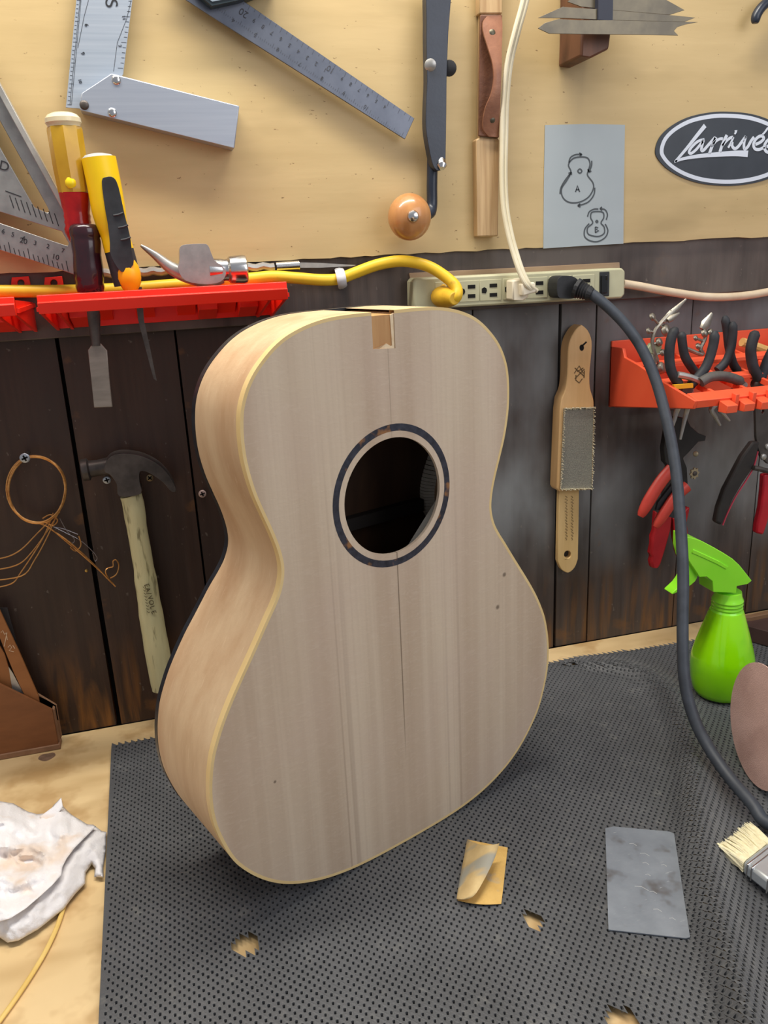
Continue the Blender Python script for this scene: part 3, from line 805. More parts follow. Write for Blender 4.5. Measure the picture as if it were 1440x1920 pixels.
vs = [p for r in rows for p in r]; vs2 = [p+Vector((0,.0022,0)) for p in vs]; k = len(vs)
fs = [(i*5+j,i*5+j+1,(i+1)*5+j+1,(i+1)*5+j) for i in range(n_-1) for j in range(4)]
ed = [j for j in range(5)]+[i*5+4 for i in range(1,n_)]+[(n_-1)*5+j for j in (3,2,1,0)]+[i*5 for i in range(n_-2,0,-1)]
m = M().add(vs+vs2, fs+[tuple(q+k for q in f[::-1]) for f in fs]+[(a,b,b+k,a+k) for a,b in zip(ed,ed[1:]+ed[:1])])
obj('strap', m, mat('tan_leather',(154,106,80),(132,88,66),.42,0,(50,50,50),bump=.15,bscale=(260,260,260)), LH)
for (px,py) in ((922,64),(922,223)):
    p = W(px,py,-.0432); obj('rivet', M().lathe(p, p+Vector((0,-.003,0)), [(0,.0046),(.5,.0044),(.85,.003),(1,.001)], 16), mat('aged_brass',(104,100,84),(84,80,68),.4,.7,(90,90,90)), LH)
stm = mat('grained_pine', (200,170,126), (166,132,90), .5, 0, (150,150,8), lo=.35, hi=.7, bump=.1)
m = M().wslab([(900,-70),(942,-70),(942,26),(899,26)], -.0360, .0120); m.wslab([(893,262),(899,258),(933,259),(937,262),(934,443),(895,444)], -.0360, .0120)
m.wslab([(902,20),(940,20),(934,264),(900,264)], -.0340, .0095)
o = obj('wooden_stick', m, stm, bevel=.0012); tag(o, 'flat pale wooden stick held upright in the leather holder', 'stick')

# ---- stacked pointed plates on a peg
gpl_ = mat('smoked_plate', (116,108,90), (94,88,76), .34, .35, (30,30,30), bump=.04)
PEG = obj('wooden_peg', M().wslab([(1094,-60),(1150,-60),(1147,55),(1142,92),(1110,108),(1089,105),(1091,60)], -.075, .0515), mat('reddish_peg',(104,68,48),(80,52,38),.5,scale=(60,60,14)), bevel=.002)
tag(PEG, 'dark reddish wooden peg on the board holding pointed plates', 'peg')
obj('dark_face', M().wslab([(1122,-60),(1151,-60),(1149,39),(1122,37)], -.0925, .0174), mat('navy_tape',(44,48,62),rough=.5), PEG)
plates = [([(1009,53),(1022,43),(1048,35.5),(1090,38),(1150,38),(1240,40),(1309,41.5),(1287,45.5),(1270,51),(1264,58),(1272,66.5),(1200,65),(1090,64),(1030,63)], -.094, 'lowest grey plate on the peg, rounded at its left end'),
          ([(1008.8,33.5),(1055,12.8),(1149,19),(1255,28),(1304,33),(1284,41),(1150,38),(1060,34)], -.090, 'middle grey plate on the peg, pointed at both ends'),
          ([(1064,3),(1092,-16),(1180,-22),(1236,-8),(1284,19),(1256,28),(1149,19),(1090,12.5)], -.086, 'upper grey plate on the peg, cut by the top edge of the photo')]
for pts_,y_,lab in plates:
    o = obj('pointed_plate', M().wslab(pts_, y_, .0012), gpl_, bevel=.0002); tag(o, lab, 'plate', group='pointed plates on the peg')
o = obj('black_hook', M().tube(smooth([W(1416,44,-.040),W(1419,28,-.040),W(1432,10,-.040),W(1456,-6,-.038),W(1500,-24,-.030)],5), [.0032,.0042,.0048,.0052,.0054]+[.0055]*16, 12), navy)
tag(o, 'tip of a black metal hook at the top right corner', 'hook')

# ---- paper with pencil sketch
paperm = mat('grey_paper', (176,186,190), (168,178,182), .8, 0, (6,6,6))
PAP = obj('sketch_paper', M().wslab([(1022,234.5),(1098,232.5),(1172,234),(1170,345),(1169,457),(1095,461),(1019,466),(1020,350)], -.0243, .0005), paperm)
tag(PAP, 'white paper with two pencil guitar outlines marked A and B', 'paper')
def cp3(l): return [(880+a/2.571, b/2.571) for a,b in l]
m = M(); y0=-.0244; SW=.0017
strokes = [([(535,757),(500,765),(478,795),(490,830),(470,870),(445,910),(450,950),(480,975),(530,975),(575,950),(598,910),(595,880),(570,845),(575,820),(582,790),(570,762)],True),
  ([(618,1020),(590,1025),(585,1050),(595,1075),(570,1100),(575,1130),(620,1140),(650,1125),(650,1095),(635,1075),(648,1050),(645,1025)],True),
  ([(480,785),(488,760),(512,746),(540,745)],False), ([(530,738),(542,745),(532,752)],False),
  ([(590,775),(589,800),(578,828)],False), ([(572,815),(577,830),(588,824)],False),
  ([(490,832),(460,872),(442,905),(437,935)],False), ([(478,836),(491,832),(492,844)],False),
  ([(605,905),(600,940),(572,975),(525,992)],False), ([(535,982),(524,992),(536,998)],False),
  ([(570,1045),(578,1022),(600,1009),(622,1008)],False), ([(660,1060),(666,1035),(655,1012),(632,1006)],False), ([(640,998),(631,1006),(641,1014)],False),
  ([(578,1078),(557,1105),(556,1140),(580,1160),(618,1165),(655,1145),(668,1112),(655,1080)],False),
  ([(543,825),(533,835),(523,825),(533,815)],True), ([(620,1068),(615,1073),(610,1068),(615,1063)],True)]
for l,cl in strokes:
    c3 = sm2(cp3(l),5,cl)
    if cl: c3.append(c3[0])
    m.ribbon([W(a,b,y0) for a,b in c3], SW, (0,-.00012,0), nv)
for l in ([(512,926),(521,895),(532,926)],[(515,914),(530,914)],[(608,1094),(608,1122)],[(608,1094),(620,1098),(612,1106),(624,1112),(608,1122)]):
    m.ribbon([W(a,b,y0) for a,b in cp3(l)], SW, (0,-.00012,0), nv)
obj('pencil_drawing', m, mat('pencil',(84,90,94),rough=.8), PAP)

# ---- oval sign
SG = thing('oval_sign', 'black oval sticker with white ring and white script lettering on the yellow board', 'sticker', W(1360,348,-.0245))
charc = mat('charcoal_vinyl', (58,64,72), (50,56,64), .45, 0, (20,20,20))
whitev = mat('white_vinyl', (214,222,234), rough=.5)
oc = [(1229,282),(1237,258),(1258,237),(1290,220),(1330,211),(1366,209.5),(1410,214),(1450,228),(1482,250),(1494,278),(1486,304),(1460,327),(1420,342),(1370,348.5),(1320,345),(1282,334),(1252,317),(1234,298)]
oc = sm2(oc,5,True)
cxo, cyo = 1361, 279
def scal(k, kx=None): return [(cxo+(a-cxo)*(kx or k), cyo+(b-cyo)*k) for a,b in oc]
obj('plate', M().wslab(oc, -.0249, .0012), charc, SG)
obj('ring', M().wslab(scal(.945,.938), -.0251, .0004, holes=[scal(.835,.885)]), whitev, SG)
def cs(l): return [(1220+a/6.545,190+b/6.545) for a,b in l]
m = M(); y0=-.0251; PX=.00064
def stroke(l, w0, w1=None, per=5):
    c3 = sm2(cs(l),per); n_=len(c3); w1 = w0 if w1 is None else w1
    m.ribbon([W(a,b,y0) for a,b in c3], [PX*(w0+(w1-w0)*i/(n_-1)) for i in range(n_)], (0,-.0004,0), nv)
stroke([(668,298),(560,430),(440,580),(300,742)],8.0,4.5)
stroke([(290,745),(400,705),(600,672),(850,650),(1050,640),(1192,645)],3.5,11.5)
stroke([(658,470),(580,492),(505,560),(470,620),(495,640),(560,590),(640,490)],5.0)
stroke([(650,470),(630,540),(622,600),(650,600),(700,545),(790,445)],5.5)
stroke([(800,440),(765,520),(718,650)],6.0)
stroke([(740,560),(800,490),(850,462),(885,462)],5.0)
stroke([(935,415),(885,520),(848,622)],6.0)
stroke([(870,560),(920,495),(975,450),(1010,440)],5.0)
stroke([(1015,440),(980,520),(950,572)],4.0)
stroke([(1000,500),(1000,550),(1030,582),(1070,560),(1120,495),(1168,432)],5.5)
stroke([(1168,432),(1145,510),(1150,585),(1190,560),(1230,490),(1268,440)],5.5)
stroke([(1045,355),(1043,380),(1030,405)],6.0,2.5)
stroke([(1285,530),(1350,500),(1388,455),(1355,425),(1300,455),(1262,520),(1275,580),(1330,592),(1400,560)],5.5)
stroke([(1440,325),(1400,380),(1368,412)],4.0,3.0)
stroke([(1420,560),(1480,530),(1520,485),(1490,455),(1430,485),(1395,550),(1410,610),(1465,628),(1540,590)],5.5)
obj('lettering', m, whitev, SG)

# ================================================================= POWER STRIP
PS = thing('power_strip', 'ivory six outlet power strip screwed to the rail under the paper', 'power strip', W(970,570,-.03))
ivory = mat('ivory_plastic', (192,190,158), (182,179,147), .45, 0, (20,20,20), spec=.4)
PY = -.046
def S(u, v):      # strip face: u along 0..1 from left to right, v down 0..1
    a = Vector((775+(1173-775)*u, 522+(502-522)*u)); b = Vector((776+(1172-776)*u, 581+(559-581)*u))
    q = a.lerp(b, v); return (q.x, q.y)
m = M().wslab([S(.0,.12),S(.012,.0),S(.985,.0),S(1,.12),S(1,.88),S(.985,1),S(.012,1),S(.0,.88)], PY, .026)
obj('housing', m, ivory, PS, bevel=.0022)
groove = mat('strip_shadow',(140,138,116),rough=.6)
outs = [.0+.1485+.1035*i for i in range(7)]
m = M()
for i in range(1,7):
    u = .19+i*.122 if i else 0
sl = hollow
def outlet(u0):
    f = obj('outlet', M().wslab([S(u0-.052,.16),S(u0+.050,.16),S(u0+.050,.84),S(u0-.052,.84)], PY-.0006, .001), ivory, PS, bevel=.0006)
    m = M()
    for vv in (.36,.66):
        m.wslab([S(u0-.005,vv-.06),S(u0+.030,vv-.06),S(u0+.030,vv+.06),S(u0-.005,vv+.06)], PY-.0010, .0006)
    m.wslab([S(u0-.042,.44),S(u0-.030,.40),S(u0-.020,.44),S(u0-.018,.52),S(u0-.024,.60),S(u0-.042,.58)], PY-.0010, .0006)
    obj('socket_slots', m, hollow, f)
for u0 in (.155,.262,.365,.475,.583,.695,.805): outlet(u0)
m = M().wslab([S(.880,.10),S(.925,.10),S(.925,.90),S(.880,.90)], PY-.0012, .002)
sw = obj('switch', m, blackp, PS, bevel=.0004)
obj('rocker', M().prism([[W(*S(.889,.22),PY-.001),W(*S(.917,.22),PY-.005),W(*S(.917,.60),PY-.001),W(*S(.889,.60),PY-.001)]],(0,.001,0)).wslab([S(.889,.22),S(.917,.22),S(.917,.80),S(.889,.80)], PY-.0034, .003), mat('glossy_black',(24,25,28),rough=.2), sw, bevel=.0008)
m = M().tube(smooth([W(1168,532,-.034),W(1200,537,-.034),W(1260,548,-.032),(W(1330,557,-.030)),W(1400,554,-.028),W(1480,540,-.026),W(1600,520,-.026)],6), .0050, 12)
obj('supply_cord', m, mat('cream_cord',(222,204,176),(208,186,156),.5,0,(30,30,30)), PS, label='cream supply cord leaving to the right')
# white lamp cord from above
WC = thing('lamp_cord', 'thin white flat cord hanging down to a plug in the power strip', 'cord', W(985,550,-.05))
wcp = [(990,-60,-.060),(981,0,-.058),(965,60,-.056),(951,120,-.052),(944,190,-.048),(942,260,-.046),(941,330,-.048),(944,390,-.052),(953,440,-.058),(964,480,-.064),(975,512,-.070),(987,535,-.074),(1000,546,-.070)]
wp = smooth([W(*p) for p in wcp],6)
whc = mat('white_cord',(226,218,192),(212,202,172),.45,0,(20,20,20))
m = M().tube(wp,.0027,10); m.tube([p+Vector((.0044,.0008,0)) for p in wp],.0027,10)
obj('cable', m, whc, WC)
m = M().wslab([(961,526),(985,521),(992,527),(992,556),(984,563),(961,563)], -.066, .0186); m.wslab([(978,532),(1004,529),(1006,548),(980,556)], -.074, .010)
obj('plug', m, mat('white_plug',(232,222,198),rough=.4), WC, bevel=.0018)
# ================================================================= WALL HANGINGS BELOW THE RAIL
def screw(px, py, y, r, col, label, length=.012, deg=0., group=None):
    p = W(px,py,y)
    t = thing('screw', label, 'screw', p, group=group)
    obj('shank', M().tube([p+Vector((0,.001,0)), Vector((p.x, .006, p.z))], r*.42, 10), dsteel, t)
    obj('screw_head', M().lathe(p+Vector((0,.0022,0)), p+Vector((0,-.0008,0)), [(0,r*.45),(.45,r*.95),(.7,r),(.9,r*.9),(1,r*.7)], 20), col, t)
    m = M(); a = math.radians(deg)
    for q in (a, a+math.pi/2):
        dx = Vector((math.cos(q),0,math.sin(q)))*r*.62; dz = Vector((-math.sin(q),0,math.cos(q)))*r*.17
        c = p+Vector((0,-.00085,0)); m.prism([[c-dx-dz,c+dx-dz,c+dx+dz,c-dx+dz]],(0,-.0002,0))
    obj('cross_recess', m, hollow, t)
    return t
zinc = mat('zinc_screw',(188,196,204),(168,176,186),.35,.6,(90,90,90)); brass = mat('brassy_screw',(170,150,116),(150,128,96),.4,.6,(90,90,90)); pink = mat('pale_screw',(212,186,176),(196,170,160),.4,.4,(90,90,90))
screw(46.5,859,-.026,.0053,zinc,'silver cross head screw sticking out and carrying the string coil',deg=20)
screw(200.5,900,-.012,.0046,zinc,'grey screw under the left side of the hung hammer head',deg=10)
screw(281,896,-.012,.0044,brass,'brownish screw under the claw of the hung hammer',deg=40)
screw(379.5,926,-.003,.0046,pink,'pale screw in the plank beside the guitar waist',deg=15)

# hung claw hammer
HM = thing('claw_hammer', 'old claw hammer with worn yellow-green wooden handle hung on two screws', 'hammer', W(300,1292,-.02))
hx = -.022
m = M().wslab(sm2([(200,864),(215,853),(240,851),(270,857),(298,872),(318,893),(330,918),(322,922),(306,905),(290,893),(272,884),(262,886),(262,905),(264,926),(224,931),(219,908),(206,890),(196,884)],3,True), hx-.011, .022)
obj('head', m, dsteel, HM, bevel=.002)
p0, p1 = W(153,882,hx), W(206,874,hx)
obj('striking_face', M().lathe(p0, p1, [(0,.0098),(.03,.0120),(.24,.0124),(.30,.0094),(.6,.0090),(1,.0102)], 20), dsteel, HM)
hm_ = mat('painted_handle',(226,218,170),(210,200,150),.5,0,(90,90,12),lo=.3,hi=.7,bump=.15,spots=[((110,100,66),(170,170,26),.57,.68,.75),((196,198,160),(30,30,8),.55,.7,.5)])
hp = [(245,928,.0118),(250,945,.0120),(256,985,.0112),(264,1030,.0114),(273,1085,.0128),(283,1150,.0140),(293,1210,.0146),(302,1260,.0146),(307,1286,.0142),(308,1293,.0110)]
obj('handle', M().tube(smooth([W(a,b,hx) for a,b,_ in hp],3), [hp[min(len(hp)-1,i//3)][2] for i in range((len(hp)-1)*3+1)], 18, flat=.72), hm_, HM)
m = M(); yy0 = hx-.0104
def scrib(l, w, y=None): m.ribbon([W(a,b,(yy0 if y is None else y)) for a,b in l], w, (0,-.0002,0), nv)
random.seed(11)
for ch,a,b in (('E',275,1098),('A',277,1106),('/',279,1113),('V',281.5,1121),('O',283.5,1130),('L',285.5,1139),('E',288,1148)):
    wall_text(m, ch, a, b, yy0, .0078, -77)
for k in range(9):
    t = k/9; cx_ = 270+t*9; cy_ = 1102+t*52
    scrib([(cx_-2,cy_-2),(cx_+1,cy_+1),(cx_+3,cy_-1)], .0006)
obj('faded_print', m, mat('faded_ink',(88,78,52),rough=.8), HM)

# coil of guitar strings
SC_ = thing('string_coil', 'coil of old bronze guitar strings hung on a silver screw', 'strings', W(68,980,-.014))
bz = mat('bronze_wire',(224,168,100),(200,140,78),.35,.6,(90,90,400))
random.seed(4)
for k in range(6):
    pts_ = []
    ph = random.uniform(0,6)
    for i in range(49):
        t = 2*math.pi*i/48
        a_ = 56+2.2*math.sin(t+ph)+random.uniform(-.3,.3)-k*.5; b_ = 63+2.0*math.cos(2*t+ph)-k*.4
        pts_.append(W(68+a_*math.sin(t), 918-b_*math.cos(t)*(1.0), -.017-.0016*math.sin(3*t+k)-.0008*k))
    obj('string', M().tube(pts_, .00095, 6), bz, SC_)
tails = [[(112,960),(95,975),(70,1000),(40,1030),(10,1045),(-30,1050)],[(112,958),(96,985),(60,1035),(30,1060),(-30,1072)],[(110,955),(92,1000),(65,1050),(40,1080),(-30,1090)],[(100,962),(80,1010),(40,1072),(20,1095),(-30,1105)],
         [(60,978),(90,988),(130,1020),(165,1050),(200,1082),(217,1100)],[(92,990),(130,1016),(170,1052),(205,1088),(215,1098)],[(205,1088),(198,1072),(203,1065),(212,1062),(212,1052),(218,1050),(223,1060),(219,1076),(207,1084)],
         [(80,972),(95,965),(108,975),(100,985),(85,980)],[(148,1005),(152,1022),(142,1033),(132,1026)]]
for l in tails: obj('string_end', M().tube(smooth([W(a,b,-.013-.002*(i%2)) for i,(a,b) in enumerate(l)],5), .00075, 6), bz, SC_)
pl_ = mat('plain_steel_wire',(170,166,170),rough=.3,metal=.8)
for l in ([(95,985),(125,1000),(150,1013),(170,1030),(182,1045),(178,1052),(174,1036)],[(112,972),(125,995),(140,1012),(133,1022)],[(100,988),(120,992),(146,1002)]):
    obj('string_end', M().tube(smooth([W(a,b,-.012) for a,b in l],5), .00045, 5), pl_, SC_)
obj('ball_end', M().ball(W(162,1070,-.008), .0020, 10), mat('brass',(220,180,96),rough=.3,metal=.8), SC_)

# file card brush
FC = thing('file_brush', 'wooden file cleaning brush with wire pad hung right of the guitar', 'brush', W(1070,1074,-.02))
fwm = mat('beech_handle',(224,184,130),(212,170,114),.45,0,(60,60,8),bump=.05)
fy = -.024
m = M().wslab(sm2([(1091,609),(1103,620),(1110,640),(1109,668),(1106,700),(1107,728),(1113,748),(1114,764)],3)+[(1112,905),(1110,918),(1047,921),(1044,915),(1050,770),(1053,748)]+sm2([(1053,748),(1061,728),(1064,700),(1065,660),(1069,638),(1080,618),(1091,609)],3)[1:-1], fy, .020)
obj('handle', m, fwm, FC, bevel=.002)
obj('wire_pad', M().wslab([(1058,766),(1113,764),(1110,916),(1051,917)], fy-.0022, .0024), mat('wire_card',(166,164,150),(136,134,124),.5,.35,(700,700,700),bump=.6,bscale=(900,900,900)), FC, bevel=.0006)
m = M()
for k in range(200):
    e = k/200*4; s_ = int(e); t = e-s_
    a = [(1058,766),(1113,764),(1110,916),(1051,917),(1058,766)]
    px = a[s_][0]+(a[s_+1][0]-a[s_][0])*t; py = a[s_][1]+(a[s_+1][1]-a[s_][1])*t
    p = W(px,py,fy-.002); m.tube([p, p+Vector((random.uniform(-.0014,.0014),-.0034,random.uniform(-.0014,.0014)))], .00060, 4)
obj('wire_tufts', m, mat('bright_wire',(226,218,190),rough=.35,metal=.4), FC, kind='stuff')
m = M().wslab([(1049,915),(1086,915),(1085,1000),(1084,1048)]+sm2([(1084,1048),(1078,1064),(1066,1074),(1053,1068),(1046,1052)],3)[1:]+[(1047,1000)], fy+.010, .008, holes=[ell(1064.5,1040,6.5,7,16)])
obj('stick', m, mat('pale_beech',(228,194,136),(214,178,118),.5,scale=(60,60,8)), FC, bevel=.0008)
m = M().wslab(ell(1091,652,4.2,6,14), fy-.0002, .0006); m.wslab([(1092,650),(1096,647),(1101,642),(1099,640),(1090,648)], fy-.0002, .0006)
obj('hanging_hole', m, hollow, FC)
m = M()
for l in ([(1077,700),(1086,686),(1094,700)],[(1078,690),(1096,706)],[(1096,692),(1078,710)],[(1079,712),(1086,718),(1092,710)],[(1082,697),(1094,690)],[(1080,703),(1080,711)],[(1096,695),(1095,709)]):
    m.ribbon([W(a,b,fy-.0001) for a,b in l], .0013, (0,-.0002,0), nv)
random.seed(9)
for cx_,n_ in ((1062,15),(1073,15)):
    for k in range(n_):
        y_ = 930+k*5.6
        m.ribbon([W(cx_-2.2+random.uniform(-1,1),y_,fy+.0099),W(cx_+2+random.uniform(-1,1),y_+2.5,fy+.0099),W(cx_-1,y_+4.5,fy+.0099)], .0006, (0,-.0002,0), nv)
obj('stamped_print', m, mat('brown_ink',(104,82,52),rough=.8), FC)

# ================================================================= RIGHT ORANGE RACK WITH PLIERS
orm = mat('orange_red_plastic', (244,98,62), (238,88,54), .42, 0, (8,8,8))
RR = thing('plier_rack', 'orange plastic tool rack full of pliers on the wall at right', 'tool rack', (.70,-.02,.336))
x0, x1 = .557, .815
yb = -.0005
side = [(x0,yb,.336),(x0,-.178,.362),(x0,-.181,.3715),(x0,-.120,.384),(x0,-.065,.398),(x0,-.035,.4035),(x0,-.030,.414),(x0,yb,.414)]
obj('end_wall', M().prism([side],(.004,0,0)), orm, RR, bevel=.0008)
obj('end_wall', M().prism([[(x1,b,c) for a,b,c in side]],(-.004,0,0)), orm, RR, bevel=.0008)
m = M().box((x0,yb-.004,.336),(x1,yb,.421)); obj('back_plate', m, orm, RR, bevel=.001)
m = M()
xa = x0+.0041; wd_ = x1-x0-.0082
m.prism([[(xa,-.1775,.3624),(xa,-.1805,.3712),(xa,-.160,.3765),(xa,-.158,.367)]],(wd_,0,0))
m.prism([[(xa,-.120,.379),(xa,-.120,.3835),(xa,-.108,.386),(xa,-.108,.381)]],(wd_,0,0))
m.prism([[(xa,-.066,.391),(xa,-.066,.396),(xa,-.052,.399),(xa,-.052,.394)]],(wd_,0,0))
k = 6
for i in range(1,k):
    xx = x0+(x1-x0)*i/k
    m.prism([[(xx,-.170,.364),(xx,-.170,.371),(xx,-.010,.400),(xx,-.010,.392)]],(.004,0,0))
obj('tray', m, orm, RR, bevel=.0006)
m = M()
n = 10
for i in range(n):
    st_ = (x1-x0-.036)/n; a = x0+.032+st_*i
    m.prism([[(a,-.1780,.3560),(a,-.1930,.3565),(a,-.1940,.3650),(a,-.1790,.3690)]],(st_*.62,0,0))
    m.prism([[(a+st_*.70,-.1780,.3620),(a+st_*.70,-.1860,.3622),(a+st_*.70,-.1868,.3752),(a+st_*.70,-.1790,.3762)]],(st_*.22,0,0))
obj('front_notches', m, orm, RR, bevel=.0006)
m = M().prism([[(xa,-.175,.3622),(xa,-.175,.3652),(xa,-.010,.3395),(xa,-.010,.3365)]],(.086,0,0))
obj('underside', m, orm, RR)

def c6(l, y): return [W(1180+a/5.538, 560+b/5.538, y) for a,b in l]
def c7(l, y): return [W(1180+a/5.538, 740+b/5.538, y) for a,b in l]
def grip(m, pts, r0, r1=None):
    p = smooth(pts,5); n_=len(p); r1 = r1 or r0
    rs_ = []
    for i in range(n_):
        t = i/(n_-1); r = r0+(r1-r0)*t
        rs_.append(r*min(1,.45+ i*.28))
    return m.tube(p, rs_, 12)
def pliers(label, h1, h2, jaw1, jaw2, y, r=.0050, gr=None):
    t = thing('pliers', label, 'pliers', jaw1[-1] if jaw1 else h1[-1])
    jm = steel if jaw1 else dsteel
    obj('handle', grip(M(),h1,r), rubber, t); obj('handle', grip(M(),h2,r), rubber, t)
    c = (h1[-1]+h2[-1])*.5
    obj('pivot', M().lathe(c+Vector((0,.006,-.006)), c+Vector((0,-.006,-.006)), [(0,.007),(.8,.0085),(1,.007)], 14), dsteel, t)
    for jw in (jaw1,jaw2):
        if jw: obj('jaw', M().tube(smooth(jw,4), [.0042-.0028*i/(4*(len(jw)-1)) for i in range(4*(len(jw)-1)+1)], 10), jm, t)
    return t
P1 = pliers('pliers with long black handles standing leftmost in the orange rack',
   c6([(490,300),(435,420),(415,600),(440,760),(515,890)],-.130), c6([(890,335),(868,500),(790,720),(640,895)],-.130),
   [W(1292,726,-.128)]+c7([(500,150),(470,260),(432,385)],-.118), [W(1296,726,-.128)]+c7([(600,150),(565,300),(530,465)],-.118), -.13, .0056)
obj('label_band', M().wslab([(1264,722),(1300,719),(1300,727),(1266,730)], -.139, .004), mat('yellow_band',(228,170,30),rough=.5), P1)
P2 = pliers('pliers with crossed black handles standing upright in the middle of the orange rack',
   c6([(990,180),(1015,320),(1035,500),(1085,690),(1180,805)],-.085), c6([(1075,240),(1075,380),(1050,540),(1000,660),(915,745)],-.092),
   None, None, -.09, .0052)
obj('jaw', M().tube(smooth([P2.location+Vector((0,0,-.01))]+c7([(868,120),(895,230),(945,320)],-.095),4),[.004]*5+[.0032,.003,.0028,.0024,.0022,.002,.0016,.0014],8), steel, P2)
obj('jaw', M().tube(smooth([P2.location+Vector((.004,0,-.01))]+c7([(952,120),(985,210),(1042,272)],-.095),4),[.004]*5+[.0032,.003,.0028,.0024,.0022,.002,.0016,.0014],8), steel, P2)
P3 = pliers('pliers with black handles at the right edge of the orange rack',
   c6([(1320,335),(1280,440),(1262,560),(1290,720),(1345,830)],-.120), c6([(1560,400),(1500,520),(1440,640),(1385,780),(1350,840)],-.115),
   None, None, -.12, .0062)
P4 = thing('pliers', 'pliers with one dull black handle lying across the orange rack', 'pliers', c6([(700,870)],-.13)[0])
obj('handle', grip(M(),c6([(1180,872),(1080,830),(960,805),(840,815),(740,870)],-.138),.0058), mat('dusty_grip',(92,88,84),(72,70,68),.6,0,(60,60,60)), P4)
obj('handle', grip(M(),c6([(545,345),(550,450),(575,590),(630,690),(690,770)],-.105),.0052), rubber, P4)
obj('jaw', M().tube(smooth(c6([(740,860),(640,820),(560,800),(500,790)],-.134),4),.0038,8), steel, P4)
# helping-hand clips
nickel = mat('dull_nickel',(176,170,156),(140,134,124),.36,.75,(90,90,90))
def helping(label, pts, clip, balls):
    t = thing('clip_holder', label, 'clip', pts[-1])
    obj('rod', M().tube(smooth(pts,4), .0024, 8), nickel, t)
    for a,b,w in clip: obj('alligator_jaw', M().tube([a, a.lerp(b,.35), b], [w*.7,w,w*.25], 8, flat=.7), nickel, t)
    sp_ = smooth(pts,4)
    for p,r in balls:
        q_ = min(sp_, key=lambda w: (w-p).length)
        if (q_-p).length > r*.5: obj('joint_arm', M().tube([q_,p], .0016, 8), nickel, t)
    for p,r in balls: obj('wing_nut', M().lathe(p+Vector((-r*.3,r*.35,-r*.2)),p+Vector((r*.3,-r*.35,r*.2)),[(0,r*.55),(.2,r*.85),(.8,r*.85),(1,r*.6)],12), nickel, t)
    return t
y_ = -.075
helping('chrome alligator clip on jointed holder standing at left of the orange rack',
   c6([(440,130),(330,250),(270,330),(240,430),(250,520),(290,640)],y_),
   [(*c6([(350,240),(590,5)],y_),.0046),(*c6([(400,230),(520,150)],y_-.004),.0040)],
   [(c6([(240,190)],y_)[0],.0052),(c6([(200,335)],y_)[0],.0042),(c6([(380,330)],y_)[0],.0085),(c6([(310,450)],y_)[0],.0060),(c6([(345,560)],y_)[0],.0050),(c6([(230,640)],y_)[0],.0090),(c6([(330,720)],y_)[0],.0085)])
helping('small copper coloured alligator clip on jointed holder in the middle of the orange rack',
   c6([(800,330),(785,420),(740,520),(760,580),(600,520),(540,480)],y_-.005),
   [(*c6([(760,320),(860,150)],y_-.006),.0068)],
   [(c6([(780,360)],y_-.008)[0],.0060),(c6([(845,350)],y_-.008)[0],.0052),(c6([(690,410)],y_-.005)[0],.0040),(c6([(715,495)],y_-.005)[0],.0045)])
m = M().tslab([(1209,662),(1216,640),(1244,646),(1240,660),(1228,668)], .405, .004)
m2 = M().prism([c6([(160,560),(230,460),(345,490),(320,570),(250,575)],-.075)],(0,.006,0))
o = obj('magnifier_bracket', m2, mat('pale_green_plastic',(150,166,140),(176,178,130),.4,scale=(60,60,60)), bevel=.001); tag(o,'pale green bracket lying behind the black cord in the orange rack','bracket')
o = obj('wooden_dowel', M().tube(c6([(1170,450),(1290,490),(1440,545)],-.030), .0058, 10), mat('dowel_wood',(222,180,112),(204,160,92),.5,scale=(40,40,40))); tag(o,'short pale wooden dowel lying at the back of the orange rack','dowel')

# hanging cutters under the rack
redg = mat('red_grip', (206,74,60), (190,60,48), .4, 0, (30,30,30)); redd = mat('dark_red_grip', (176,28,34), (158,22,30), .4, 0, (30,30,30))
hy_ = -.060
CU = thing('crimping_tool', 'wire crimper with two red handles and star wheel hanging under the orange rack', 'crimper', c7([(330,1380)],hy_)[0])
obj('body', M().prism([c7([(400,330),(500,230),(600,250),(640,330),(720,400),(800,430),(790,480),(720,490),(620,600),(560,660),(600,760),(610,930),(540,960),(440,780),(370,700),(360,560)],hy_)],(0,.010,0)), mat('black_steel',(32,31,31),(44,42,42),.5,.3,(40,40,40)), CU, bevel=.001)
obj('handle', M().tube(smooth(c7([(440,770),(330,900),(210,1090),(115,1265)],hy_-.002),4), [.0086]*9+[.0084,.0076,.0064,.0044], 12, flat=.75), redg, CU)
obj('handle', M().tube(smooth(c7([(600,950),(480,1060),(370,1220),(268,1375)],hy_-.003),4), [.0080]*9+[.0078,.0072,.0062,.0044], 12, flat=.75), redg, CU)
obj('inner_arm', M().prism([c7([(470,900),(490,1000),(330,1200),(280,1200),(300,1120)],hy_+.001)],(0,.004,0)), blackp, CU)
obj('inner_arm', M().prism([c7([(500,1100),(560,1200),(460,1280),(415,1270)],hy_+.001)],(0,.004,0)), blackp, CU)
c0 = c7([(670,815)],hy_-.001)[0]; star = []
for i in range(32):
    r = .0068*(1.0 if (i%4) in (0,1) else .78); t = 2*math.pi*i/32; star.append(c0+Vector((r*1.0*math.cos(t),0,r*1.15*math.sin(t))))
obj('star_wheel', M().prism([star],(0,-.0022,0)), mat('dull_brass',(176,162,132),(150,138,112),.45,.5,(90,90,90)), CU)
obj('pivot_bolt', M().lathe(c0+Vector((0,-.002,0)), c0+Vector((0,-.0036,0)), [(0,.0034),(.8,.003),(1,.002)], 12), dsteel, CU)
obj('pivot_bolt', M().lathe(c7([(690,615)],hy_)[0], c7([(690,615)],hy_-.003)[0], [(0,.0036),(.8,.0032),(1,.002)], 12), MATS['dull_brass'], CU)
